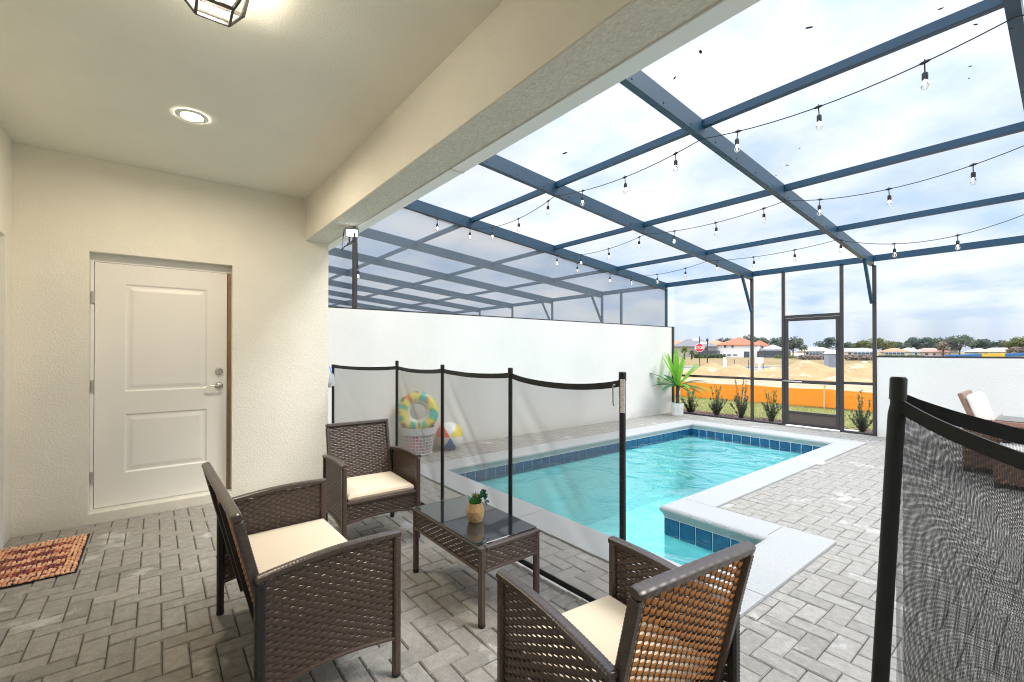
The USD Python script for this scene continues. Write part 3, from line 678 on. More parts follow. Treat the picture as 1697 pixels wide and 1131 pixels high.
brace(enc, -4.055); brace(enc, -2.145)
MB().box((XP - 0.03, YS - 0.028, 0.0), (XP + 0.03, YS + 0.028, ZP + 0.02), 0.003).build('wall_end_post', 'frame_bronze', enc)
post(enc, -5.86, ZP + 0.02, beam_z(2.03) - 0.002, 'frame_bronze', 0.06, 0.05, 2.03)
DX0, DX1 = -3.485, -2.567
post(enc, DX0, 0.0, ZE + 0.09, w=0.05); post(enc, DX1, 0.0, ZE + 0.09, w=0.05)
MB().bar((DX0 + 0.025, YS, 2.03), (DX1 - 0.025, YS, 2.03), 0.05, 0.05, bev=0.003).build('door_header', 'frame_bronze', enc)
for a, b in ((-5.77, -4.081), (-4.029, DX0 - 0.026), (DX1 + 0.026, -2.141)):
    MB().bar((a, YS, 0.848), (b, YS, 0.848), 0.045, 0.045, bev=0.003).build('chair_rail', 'frame_bronze', enc)
    MB().bar((a, YS, 0.018), (b, YS, 0.018), 0.05, 0.035, bev=0.003).build('base_rail', 'frame_bronze', enc)
def scr(x0, x1, z0, z1, m='wall_screen', y=YS + 0.021): MB().add([(x0, y, z0), (x1, y, z0), (x1, y, z1), (x0, y, z1)], [(0, 1, 2, 3)]).build('wall_screen', m, enc)
for a, b in ((-5.77, -4.08), (-4.03, DX0 - 0.025), (DX1 + 0.025, -2.14)):
    scr(a, b, 0.036, 0.826); scr(a, b, 0.871, ZE + 0.09)
scr(DX0 + 0.025, DX1 - 0.025, 2.056, ZE + 0.09); scr(-2.09, -0.26, 1.313, ZE + 0.09); scr(-0.21, 1.65, 1.313, ZE + 0.09)
z_a, z_b = beam_z(1.56) + 0.1, beam_z(YS) + 0.1
MB().add([(-5.965, 1.56, ZP + 0.019), (-5.965, YS - 0.03, ZP + 0.019), (-5.965, YS - 0.03, z_b), (-5.965, 1.56, z_a)], [(0, 1, 2, 3)]).build('side_screen', 'side_screen', enc)
sdoor = sub(enc, 'screen_door')
fm = MB(); YD = YS - 0.004; a, b = DX0 + 0.028, DX1 - 0.028
fm.box((a, YD - 0.016, 0.03), (a + 0.055, YD + 0.016, 2.0), 0.003); fm.box((b - 0.055, YD - 0.016, 0.03), (b, YD + 0.016, 2.0), 0.003)
fm.box((a + 0.055, YD - 0.016, 1.945), (b - 0.055, YD + 0.016, 2.0), 0.003); fm.box((a + 0.055, YD - 0.016, 0.80), (b - 0.055, YD + 0.016, 0.86), 0.003)
fm.box((a + 0.055, YD - 0.016, 0.03), (b - 0.055, YD + 0.016, 0.085), 0.003); fm.box((a + 0.055, YD - 0.016, 0.245), (b - 0.055, YD + 0.016, 0.285), 0.003); fm.build('frame', 'frame_bronze', sdoor)
MB().box((a + 0.055, YD - 0.008, 0.085), (b - 0.055, YD + 0.008, 0.245)).build('kick_plate', 'kick_bronze', sdoor)
MB().add([(a + 0.055, YD, 0.286), (b - 0.055, YD, 0.286), (b - 0.055, YD, 0.799), (a + 0.055, YD, 0.799)], [(0, 1, 2, 3)]).build('screen', 'wall_screen', sdoor)
MB().add([(a + 0.055, YD, 0.861), (b - 0.055, YD, 0.861), (b - 0.055, YD, 1.944), (a + 0.055, YD, 1.944)], [(0, 1, 2, 3)]).build('screen', 'wall_screen', sdoor)
cl = MB(); cl.tube([(a - 0.03, YD - 0.035, 0.832), (a + 0.05, YD - 0.04, 0.832)], 0.008, 8); cl.tube([(a + 0.05, YD - 0.04, 0.832), (a + 0.29, YD - 0.03, 0.828)], 0.013, 10); cl.build('closer', 'metal_satin', sdoor, smooth=50)
hd = MB(); hd.box((b - 0.045, YD - 0.03, 1.46), (b - 0.015, YD - 0.016, 1.56), 0.004); hd.bar((b - 0.03, YD - 0.045, 1.53), (b - 0.15, YD - 0.05, 1.525), 0.016, 0.014, bev=0.003); hd.build('latch_handle', 'rubber_black', sdoor)
# the neighbours' enclosure beyond the party wall
nen = thing('neighbour_enclosure', 'grey screen enclosure of the neighbouring yard, seen over the party wall', 'pool enclosure')
NB = [-7.875, -9.785, -11.695, -13.605, -15.515, -17.425, -19.335, -21.245]
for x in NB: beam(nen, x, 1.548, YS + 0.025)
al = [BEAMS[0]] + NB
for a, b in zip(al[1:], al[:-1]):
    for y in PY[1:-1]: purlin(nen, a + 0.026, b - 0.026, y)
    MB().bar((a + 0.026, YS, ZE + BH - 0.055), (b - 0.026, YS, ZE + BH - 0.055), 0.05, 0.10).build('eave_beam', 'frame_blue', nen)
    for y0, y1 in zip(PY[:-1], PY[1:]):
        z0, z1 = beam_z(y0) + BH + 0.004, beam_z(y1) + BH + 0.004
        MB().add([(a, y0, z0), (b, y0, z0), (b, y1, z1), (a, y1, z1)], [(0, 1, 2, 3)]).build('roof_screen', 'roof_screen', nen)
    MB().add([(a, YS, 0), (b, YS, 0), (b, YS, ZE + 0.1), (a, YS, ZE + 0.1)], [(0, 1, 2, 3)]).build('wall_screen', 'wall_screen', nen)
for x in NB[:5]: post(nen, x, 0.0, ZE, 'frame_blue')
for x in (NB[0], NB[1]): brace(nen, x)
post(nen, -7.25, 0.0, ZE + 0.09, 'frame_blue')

# scraps of leaf lying on the roof screen
LEAF = ['largest dark leaf scrap on the roof screen, left of the long blue beam', 'leaf scrap on the bright roof panel nearest the white gutter, right of the blue beam', 'elongated leaf scrap highest on the bright roof panel beside the white gutter', 'small leaf scrap close to the upper end of the long blue beam by the gutter', 'small dark leaf speck between the first and second string of bulbs', 'small leaf scrap at the top edge of the picture on the roof screen', 'leaf speck lying beside another one between the first two strings of bulbs', 'leaf scrap just left of the steep beam at the top right corner', 'tiny leaf speck below the second bulb from right of the first string', 'tiny leaf speck touching the long beam above the middle string', 'upper of two tiny leaf specks right of the rightmost bulb of the first string', 'lower of two tiny leaf specks right of the rightmost bulb of the first string']
for k, (px, py, L_) in enumerate([(936, 256, 0.075), (1161, 89, 0.05), (1341, 49, 0.05), (1118, 132, 0.04), (1305, 276, 0.035), (1559, 18, 0.03), (1303, 276, 0.03), (1617, 44, 0.03), (1325, 248, 0.025), (1286, 293, 0.025), (1608, 113, 0.02), (1606, 133, 0.02)]):
    r_ = ray(px, py); A = 3.425 + BH + 0.0968 * 2.79
    t = (A - CAM_H) / (r_[2] + 0.0968 * r_[1]); P = eye + r_ * t + V3(0, 0, 0.012)
    an = k * 1.9; q = MB()
    q.tm(trimesh.creation.icosphere(1, 1.0)); q.v[0] = q.v[0] * V3(L_ / 2, L_ / 5, 0.004) @ rotz(an).T + P
    q.build('fallen_leaf', 'leaf_litter', label=LEAF[k], cat='dead leaf', group='leaf scraps on the roof screen')

# ================================================================== string lights
def catenary(p, q, sag, n=14):
    t = np.linspace(0, 1, n); p, q = np.array(p), np.array(q)
    return p + (q - p) * t[:, None] - np.outer(4 * sag * t * (1 - t), (0, 0, 1))
def string_light(hooks, sags, label, first, step=0.595, stop=None):
    th = thing('string_light', label, 'string lights', group=None)
    line = [np.array(hooks[0], float)]
    for (a, b), s_ in zip(zip(hooks[:-1], hooks[1:]), sags):
        line += list(catenary(a, b, s_)[1:])
    line = np.array(line)
    MB().tube(line, 0.0042, 5).build('cord', 'cord_black', th, smooth=True)
    dist = np.concatenate([[0], np.cumsum(np.linalg.norm(np.diff(line, axis=0), axis=1))])
    s_ = first
    k = 0
    while s_ < dist[-1]:
        if stop and s_ > stop: s_ = dist[-1] - 0.003
        p = np.array([np.interp(s_, dist, line[:, c]) for c in range(3)])
        i = min(len(line) - 2, max(0, np.searchsorted(dist, s_) - 1)); t = line[i + 1] - line[i]; t /= np.linalg.norm(t)
        sw = V3(0.006 * math.sin(k * 2.1), 0.006 * math.cos(k * 1.7), 0)
        so = MB(); so.tube([p - t * 0.028, p - t * 0.012, p + t * 0.012, p + t * 0.028], [0.005, 0.010, 0.010, 0.005], 6)
        so.tube([p, p + V3(0, 0, 0.018)], [0.005, 0.004], 5)
        so.tube([p, p + sw + V3(0, 0, -0.062)], 0.0042, 5)
        so.lathe([(0.006, -0.060), (0.013, -0.064), (0.0165, -0.072), (0.0165, -0.108), (0.0155, -0.112), (0.0, -0.112)], p + sw, 12)
        soc = so.build('socket', 'socket_black', th, smooth=40)
        MB().lathe([(0.0125, -0.1125), (0.015, -0.122), (0.0225, -0.142), (0.0235, -0.154), (0.018, -0.168), (0.008, -0.1755), (0.0, -0.177)], p + sw, 14).build('bulb', 'bulb_glass', soc, smooth=True)
        MB().tube([p + sw + V3(0, 0, -0.114), p + sw + V3(0, 0, -0.158)], [0.0040, 0.0030], 5).build('filament', 'filament', soc)
        s_ += step; k += 1
def hk(x, y): return (x, y - 0.02, beam_z(y) - 0.006)
string_light([(0.35, 3.9, 3.28), hk(-0.235, 3.9), hk(-2.13, 3.9), hk(-4.04, 3.9), hk(-5.95, 3.88), (-5.94, 2.9, beam_z(2.9) - 0.01), (-5.94, 2.07, beam_z(2.07) - 0.012), (-5.86, 2.07, 2.50)], [0.02, 0.10, 0.09, 0.13, 0.02, 0.01, 0.0], 'string of clear bulbs nearest the house, hooked under the roof beams', 0.98, stop=7.3)
string_light([(0.35, 5.75, 3.10), hk(-0.235, 5.75), hk(-2.13, 5.75), hk(-4.04, 5.75), hk(-5.95, 5.75), hk(-5.95, 6.6)], [0.02, 0.13, 0.07, 0.10, 0.02], 'middle string of clear bulbs across the pool enclosure', 0.96)
string_light([(0.35, 7.55, 2.92), hk(-0.235, 7.55), hk(-2.13, 7.55), hk(-4.04, 7.55), hk(-5.95, 7.55), hk(-5.95, 6.7)], [0.02, 0.20, 0.06, 0.10, 0.03], 'string of clear bulbs nearest the screen door', 1.30)

# ================================================================== rattan furniture
def weave(dark, stakes, P, w, h, inside=None, back=None, strand=0.0152, pitch=0.0135, stake=0.027, amp=0.0042):
    """Basket weave on the surface P(u, z) -> (point, normal), 0..w by 0..h: strands run along u and pass over and under upright stakes."""
    rows = int(h / pitch)
    ks = max(2, int(round(w / stake))); st_ = w / ks
    nseg = ks * 2
    us = np.linspace(0, w, nseg + 1)
    for j in range(rows):
        zc = (j + 0.5) * h / rows
        off = amp * np.sin(math.pi * (us / st_ - 0.5) + math.pi * j)
        jit = 0.0006 * np.sin(us * 37 + j * 2.3)
        ok = np.array([inside is None or inside(u, zc) for u in us])
        i = 0
        while i < nseg:
            if not (ok[i] and ok[i + 1]): i += 1; continue
            e = i
            while e < nseg and ok[e] and ok[e + 1]: e += 1
            ring = []
            for k in range(i, e + 1):
                p, n = P(us[k], zc + jit[k]); up_ = (P(us[k], zc + 0.01)[0] - p) * 100
                c = p + n * off[k]
                ring.append([c - up_ * strand / 2, c + n * 0.0022 - up_ * strand * 0.22, c + n * 0.0022 + up_ * strand * 0.22, c + up_ * strand / 2, c - n * 0.0008])
            ring = np.array(ring); m = len(ring); v = ring[:, :4].reshape(-1, 3); f = []
            for a in range(m - 1):
                for b in range(3): f.append((a * 4 + b, (a + 1) * 4 + b, (a + 1) * 4 + b + 1, a * 4 + b + 1))
            dark.add(v, f)
            vb = ring[:, [3, 4, 0]].reshape(-1, 3); fb = []
            for a in range(m - 1):
                for b in range(2): fb.append((a * 3 + b, (a + 1) * 3 + b, (a + 1) * 3 + b + 1, a * 3 + b + 1))
            (back or dark).add(vb, fb)
            i = e
    for k in range(ks):
        u = (k + 0.5) * st_
        zs = [z for z in np.linspace(0, h, 9) if inside is None or inside(u, z)]
        if len(zs) < 2: continue
        pts = [P(u, z)[0] for z in (zs[0], zs[len(zs) // 2], zs[-1])]
        n0 = P(u, zs[0])[1]
        stakes.bar(pts[0], pts[1], 0.007, 0.002, up=n0); stakes.bar(pts[1], pts[2], 0.007, 0.002, up=n0)
def wrapped(mb, pts, hw, hh, up=(0, 0, 1), band=0.0125):
    """A frame tube wound with flat strands: small bulges along its length."""
    p = np.asarray(pts, float); seg = np.linalg.norm(np.diff(p, axis=0), axis=1); L = np.concatenate([[0], np.cumsum(seg)])
    nb = max(2, int(L[-1] / band)); s = np.linspace(0, L[-1], nb * 3 + 1)
    c = np.stack([np.interp(s, L, p[:, k]) for k in range(3)], 1)
    t = np.gradient(c, axis=0); t /= np.linalg.norm(t, axis=1, keepdims=True)
    u = np.asarray(up, float) - t * (t @ np.asarray(up, float))[:, None]; u /= np.linalg.norm(u, axis=1, keepdims=True); sd = np.cross(t, u)
    g = np.where(np.arange(len(s)) % 3 == 0, 0.94, 1.0); g[0] = g[-1] = 0.8
    oct_ = [(1, 0.55), (0.55, 1), (-0.55, 1), (-1, 0.55), (-1, -0.55), (-0.55, -1), (0.55, -1), (1, -0.55)]
    v = np.stack([c + sd * (a * hw * g)[:, None] + u * (b * hh * g)[:, None] for a, b in oct_], 1)
    n = 8; f = [(i * n + j, i * n + (j + 1) % n, (i + 1) * n + (j + 1) % n, (i + 1) * n + j) for i in range(len(s) - 1) for j in range(n)]
    v = v.reshape(-1, 3); mb.add(v, f)
    mb.add(v[:n], [(0, j + 1, j) for j in range(1, n - 1)]); mb.add(v[-n:], [(0, j, j + 1) for j in range(1, n - 1)])

def cushion(w, d, h, c, parent, m='cushion_beige', name='cushion', puff=0.012):
    nx, ny = 22, 22; r = 0.028
    def side(z_sign):
        P = np.zeros((nx, ny, 3))
        for i, a in enumerate(np.linspace(-1, 1, nx)):
            for j, b in enumerate(np.linspace(-1, 1, ny)):
                ea = math.copysign(1 - (1 - abs(a)) ** 1.6, a); eb = math.copysign(1 - (1 - abs(b)) ** 1.6, b)
                edge = min(1, min(1 - abs(ea), 1 - abs(eb)) * min(w, d) / 2 / r)
                z = h / 2 - r * (1 - math.sqrt(max(0, 1 - (1 - edge) ** 2))) + puff * (1 - ea * ea) * (1 - eb * eb)
                P[i, j] = (c[0] + ea * w / 2, c[1] + eb * d / 2, c[2] + z_sign * z)
        return P
    top, bot = side(1), side(-1)
    mb = MB().grid(top); mb.grid(bot[::-1])
    for A, B in ((top[0], bot[0]), (top[-1][::-1], bot[-1][::-1]), (top[::-1, 0], bot[::-1, 0]), (top[:, -1], bot[:, -1])):
        mb.grid(np.stack([A, B], 0))
    v, f = mb.arr(); t = trimesh.Trimesh(v, f); t.merge_vertices(digits_vertex=5); mb2 = MB().tm(t)
    cu = mb2.build(name, m, parent, smooth=True)
    an = np.linspace(0, 2 * math.pi, 97)[:-1]; rr = 0.03
    sq = [(c[0] + (w / 2 - 0.0) * math.copysign(abs(math.cos(a)) ** 0.12, math.cos(a)), c[1] + (d / 2 - 0.0) * math.copysign(abs(math.sin(a)) ** 0.12, math.sin(a)), c[2] + h / 2 - 0.022) for a in an]
    MB().tube(sq, 0.0028, 5, closed=True).build('piping', m, cu, smooth=True)
    return cu

def seat_unit(name, label, cat, W, loc, rz, bars):
    """A woven armchair or loveseat; front is +y."""
    D, HA, HB = 0.55, 0.606, 0.80
    th = thing(name, label, cat, loc, rz)
    fy, ry, hx = D / 2, -D / 2, W / 2
    top = lambda y: HA - 0.030 * ((fy - y) / D) ** 2 + 0.010 * math.sin(math.pi * (fy - y) / D)
    for s_ in (-1, 1):
        x = s_ * (hx - 0.017)
        mb, stk = MB(), MB()
        low = lambda u: 0.165 + 0.028 * math.sin(math.pi * u / (D - 0.03))
        def P(u, z, x=x, s_=s_): return V3(x, ry + 0.015 + u, z), V3(s_, 0, 0)
        weave(mb, stk, P, D - 0.03, HA, strand=0.0164, inside=lambda u, z: low(u) < z < top(ry + 0.015 + u) - 0.014)
        arm = mb.build('arm_panel', 'wicker', th, smooth=45)
        stk.build('stake', 'wicker_stake', arm)
        rl = MB(); ys = np.linspace(ry, fy, 12)
        wrapped(rl, [(x, y, top(y)) for y in ys], 0.020, 0.014); rl.build('arm_rail', 'wicker_rail', th, smooth=40)
        rb = MB(); us = np.linspace(0.0, D - 0.03, 12); wrapped(rb, [(x, ry + 0.015 + u, low(u)) for u in us], 0.012, 0.008); rb.build('lower_rail', 'wicker', th, smooth=40)
        for y in (fy - 0.015, ry + 0.015):
            lg = MB(); wrapped(lg, [(x, y, 0.012), (x, y, top(y) - 0.010)], 0.0165, 0.0165, up=(0, 1, 0)); lg.build('leg', 'wicker' if y > 0 else 'leg_black', th, smooth=40)
            MB().lathe([(0.0, 0.0), (0.016, 0.0), (0.018, 0.006), (0.018, 0.02)], (x, y, 0), 12).build('foot_cap', 'rubber_black', th, smooth=40)
    # back, leaning outwards
    by0, bz0, by1, bz1 = ry + 0.085, 0.235, ry - 0.052, HB
    iw = W - 0.085
    bh = math.hypot(by1 - by0, bz1 - bz0); ax = V3(0, (by1 - by0) / bh, (bz1 - bz0) / bh); nb = np.cross(V3(1, 0, 0), ax); nb = nb if nb[1] > 0 else -nb
    def PB(u, z): return V3(-iw / 2 + u, by0, bz0) + ax * z, nb
    mb, stk, rev = MB(), MB(), MB()
    weave(mb, stk, PB, iw, bh, back=rev, strand=0.0130)
    bk_ = mb.build('backrest', 'wicker', th, smooth=45); stk.build('stake', 'wicker_stake', bk_)
    rev.build('backrest_reverse', 'wicker_orange', bk_, label='orange-brown reverse side of the woven back', smooth=45)
    rl = MB(); wrapped(rl, [PB(-0.008, bh)[0], PB(iw + 0.008, bh)[0]], 0.019, 0.015, up=ax, band=0.036); rl.build('top_rail', 'wicker_rail', th, smooth=40)
    for u in (0.004, iw - 0.004):
        rl = MB(); wrapped(rl, [PB(u, 0.0)[0], PB(u, bh - 0.016)[0]], 0.014, 0.018, up=nb); rl.build('back_post', 'wicker_rail', th, smooth=40)
    rl = MB(); wrapped(rl, [PB(0, 0)[0], PB(iw, 0)[0]], 0.014, 0.014, up=ax); rl.build('bottom_rail', 'wicker', th, smooth=40)
    for u in bars:
        p, q = PB(u * iw, 0.02)[0] - nb * 0.018, PB(u * iw, bh - 0.02)[0] - nb * 0.018
        MB().bar(p, q, 0.022, 0.016, up=nb).build('back_brace', 'leg_black', th)
    # front apron with a curved lower edge, seat deck and cushion
    mb, stk = MB(), MB()
    aw = W - 0.07; lowf = lambda u: 0.215 + 0.024 * math.sin(math.pi * u / aw)
    weave(mb, stk, lambda u, z: (V3(-aw / 2 + u, fy - 0.02, z), V3(0, 1, 0)), aw, 0.345, inside=lambda u, z: z > lowf(u))
    ap = mb.build('front_apron', 'wicker', th, smooth=45); stk.build('stake', 'wicker_stake', ap)
    rl = MB(); wrapped(rl, [(-aw / 2, fy - 0.02, 0.348), (aw / 2, fy - 0.02, 0.348)], 0.016, 0.012); wrapped(rl, [(-aw / 2 + u, fy - 0.02, lowf(u)) for u in np.linspace(0, aw, 12)], 0.012, 0.008); rl.build('front_rail', 'wicker', th, smooth=40)
    MB().box((-aw / 2, ry + 0.06, 0.325), (aw / 2, fy - 0.035, 0.345)).build('seat_deck', 'wicker', th)
    cushion(W - 0.085, D - 0.085, 0.055, (0, 0.025, 0.378), th)
    return th
seat_unit('wicker_loveseat', 'wide brown wicker loveseat with long beige cushion, back to the house', 'loveseat', 1.044, (-2.323, 0.543, 0), 0.019, (0.33, 0.67))
seat_unit('wicker_armchair', 'brown wicker armchair beside the wall end, facing the glass table', 'armchair', 0.567, (-3.345, 1.284, 0), -1.62, (0.5,))
seat_unit('wicker_armchair', 'nearest brown wicker armchair, its orange-brown woven back towards the viewer', 'armchair', 0.567, (-0.971, 1.19, 0), 1.464, ())

# glass-topped table
tb = thing('wicker_table', 'low brown wicker table with black glass top between the seats', 'coffee table', (-2.24, 1.472, 0))
TW, TD, TH = 0.765, 0.40, 0.402
for sx in (-1, 1):
    for sy in (-1, 1):
        lg = MB(); wrapped(lg, [(sx * (TW / 2 - 0.018), sy * (TD / 2 - 0.018), 0.012), (sx * (TW / 2 - 0.018), sy * (TD / 2 - 0.018), TH - 0.01)], 0.0165, 0.0165, up=(0, 1, 0)); lg.build('leg', 'wicker', tb, smooth=40)
        MB().lathe([(0.0, 0.0), (0.017, 0.0), (0.019, 0.006), (0.019, 0.02)], (sx * (TW / 2 - 0.018), sy * (TD / 2 - 0.018), 0), 12).build('foot_cap', 'rubber_black', tb, smooth=40)
for w, fP in ((TW - 0.05, lambda u, z: (V3(-TW / 2 + 0.025 + u, -TD / 2 + 0.008, TH - 0.115 + z), V3(0, -1, 0))), (TW - 0.05, lambda u, z: (V3(TW / 2 - 0.025 - u, TD / 2 - 0.008, TH - 0.115 + z), V3(0, 1, 0))),
              (TD - 0.05, lambda u, z: (V3(TW / 2 - 0.008, -TD / 2 + 0.025 + u, TH - 0.115 + z), V3(1, 0, 0))), (TD - 0.05, lambda u, z: (V3(-TW / 2 + 0.008, TD / 2 - 0.025 - u, TH - 0.115 + z), V3(-1, 0, 0)))):
    mb, stk = MB(), MB(); weave(mb, stk, fP, w, 0.10); ap = mb.build('apron', 'wicker', tb, smooth=45); stk.build('stake', 'wicker_stake', ap)
    rl = MB(); a, b = fP(0, -0.004)[0], fP(w, -0.004)[0]; wrapped(rl, [a, b], 0.011, 0.008); rl.build('lower_rail', 'wicker', tb, smooth=40)
for a, b in (((-TW / 2, -TD / 2 + 0.016), (TW / 2, -TD / 2 + 0.016)), ((-TW / 2, TD / 2 - 0.016), (TW / 2, TD / 2 - 0.016)), ((-TW / 2 + 0.016, -TD / 2 + 0.036), (-TW / 2 + 0.016, TD / 2 - 0.036)), ((TW / 2 - 0.016, -TD / 2 + 0.036), (TW / 2 - 0.016, TD / 2 - 0.036))):
    rl = MB(); wrapped(rl, [(*a, TH - 0.008), (*b, TH - 0.008)], 0.018, 0.0105); rl.build('top_rail', 'wicker_rail', tb, smooth=40)
MB().box((-TW / 2 + 0.030, -TD / 2 + 0.004, TH + 0.0035), (TW / 2 - 0.030, TD / 2 - 0.004, TH + 0.0085), 0.0015).build('glass_top', 'glass_black', tb)
# potted succulent on the table
sp = thing('succulent_pot', 'small green succulent in a belly-shaped seagrass basket on the table', 'potted plant', (-2.165, 1.445, TH + 0.0085))
MB().lathe([(0.0, 0.001), (0.036, 0.001), (0.041, 0.008), (0.047, 0.030), (0.051, 0.050), (0.049, 0.056), (0.051, 0.062), (0.046, 0.082), (0.039, 0.104), (0.038, 0.109), (0.034, 0.109), (0.034, 0.098), (0.0, 0.098)], n=28).build('basket', 'seagrass', sp, smooth=30)
rg = np.random.default_rng(3)
def leafquad(mb, p, d, L, w, up=None, bend=0.15):
    d = d / np.linalg.norm(d); s_ = np.cross(d, V3(0, 0, 1) if up is None else up); s_ = s_ / (np.linalg.norm(s_) + 1e-9); nn = np.cross(s_, d)
    mb.add([p, p + d * L * 0.45 + s_ * w / 2 + nn * L * bend * 0.4, p + d * L * 0.45 - s_ * w / 2 + nn * L * bend * 0.4, p + d * L], [(0, 1, 2), (1, 3, 2)])
mb = MB()
for k in range(90):
    a, e = rg.uniform(0, 6.283), rg.uniform(0.5, 1.4); d = V3(math.cos(a) * math.cos(e), math.sin(a) * math.cos(e), math.sin(e))
    leafquad(mb, V3(0.018 * math.cos(a), 0.018 * math.sin(a), 0.098), d, rg.uniform(0.025, 0.055), 0.014)
mb.build('rosette', 'leaf_green', sp, kind='stuff')
mb = MB()
for k in range(110):
    t = rg.uniform(0, 1); a = rg.normal(0.9, 0.5); r_ = 0.02 + 0.05 * t; p = V3(r_ * math.cos(a), r_ * math.sin(a), 0.115 + 0.055 * math.sin(t * 2.6) - 0.085 * max(0, t - 0.55))
    mb.tm(trimesh.creation.icosphere(0, 0.0055)); mb.v[-1] = mb.v[-1] * V3(1, 1, 1.2) + p + rg.normal(0, 0.006, 3)
mb.build('trailing_beads', 'leaf_dark', sp, kind='stuff')
mb = MB()
for k in range(16):
    a = k * 2.4; e = 0.7 + 0.5 * (k % 3) / 2; leafquad(mb, V3(-0.006, 0, 0.125), V3(math.cos(a) * math.cos(e), math.sin(a) * math.cos(e), math.sin(e)), 0.045, 0.010)
mb.build('spiky_leaves', 'tree_olive', sp, kind='stuff')

# ================================================================== door mat of wood slices
dm = thing('door_mat', 'orange and dark red doormat of wood slices on the pavers', 'doormat')
mx0, mx1, my0, my1 = -4.655, -3.905, -0.838, -0.38
MB().box((mx0, my0, 0.003), (mx1, my1, 0.010)).build('backing', 'mat_backing', dm)
rg = np.random.default_rng(12); mb = MB(); cell = 0.026
jj = 0; y = my0 + cell * 0.5
while y < my1 - cell * 0.35:
    x = mx0 + cell * (0.45 + 0.5 * (jj % 2))
    while x < mx1 - cell * 0.3:
        cx, cy = x + rg.normal(0, 0.0025), y + rg.normal(0, 0.0025)
        ux, uy = (cx - mx0) / (mx1 - mx0), (cy - my0) / (my1 - my0)
        motif = 0.12 < uy < 0.84 and (abs((ux * 5.2) % 1.0 - 0.5) > 0.24) and 0.08 < ux < 0.92
        dark_ = motif and meshkit.noise(V3(ux * 9, uy * 7, 2.0)) > 0.42
        c = rg.choice(3); base = [(0.80, 0.42, 0.24), (0.85, 0.50, 0.31), (0.76, 0.37, 0.20)][c]
        if motif: base = (0.55, 0.17, 0.09)
        if dark_: base = (0.25, 0.055, 0.050)
        n = 8; r1, r2, a0 = cell * rg.uniform(0.42, 0.56), cell * rg.uniform(0.36, 0.44), rg.uniform(-0.3, 0.3)
        an = np.arange(n) * 2 * math.pi / n + a0
        rim = np.stack([np.clip(cx + r1 * np.cos(an), mx0 + 0.002, mx1 - 0.002), np.clip(cy + r2 * np.sin(an), my0 + 0.002, my1 - 0.002)], 1)
        v = [(*(0.86 * (q - (cx, cy)) + (cx, cy)), 0.017) for q in rim] + [(*q, 0.0145) for q in rim] + [(*q, 0.009) for q in rim]
        f = [(0, k, k + 1) for k in range(1, n - 1)]
        for k in range(n):
            e = (k + 1) % n; f += [(n + k, n + e, e), (n + k, e, k), (2 * n + k, 2 * n + e, n + e), (2 * n + k, n + e, n + k)]
        mb.add(v, f, col=np.array(base) * rg.uniform(0.8, 1.2))
        x += cell * 1.02
    y += cell * 0.86; jj += 1
mb.build('wood_slices', 'slice_wood', dm, kind='stuff', color=True)

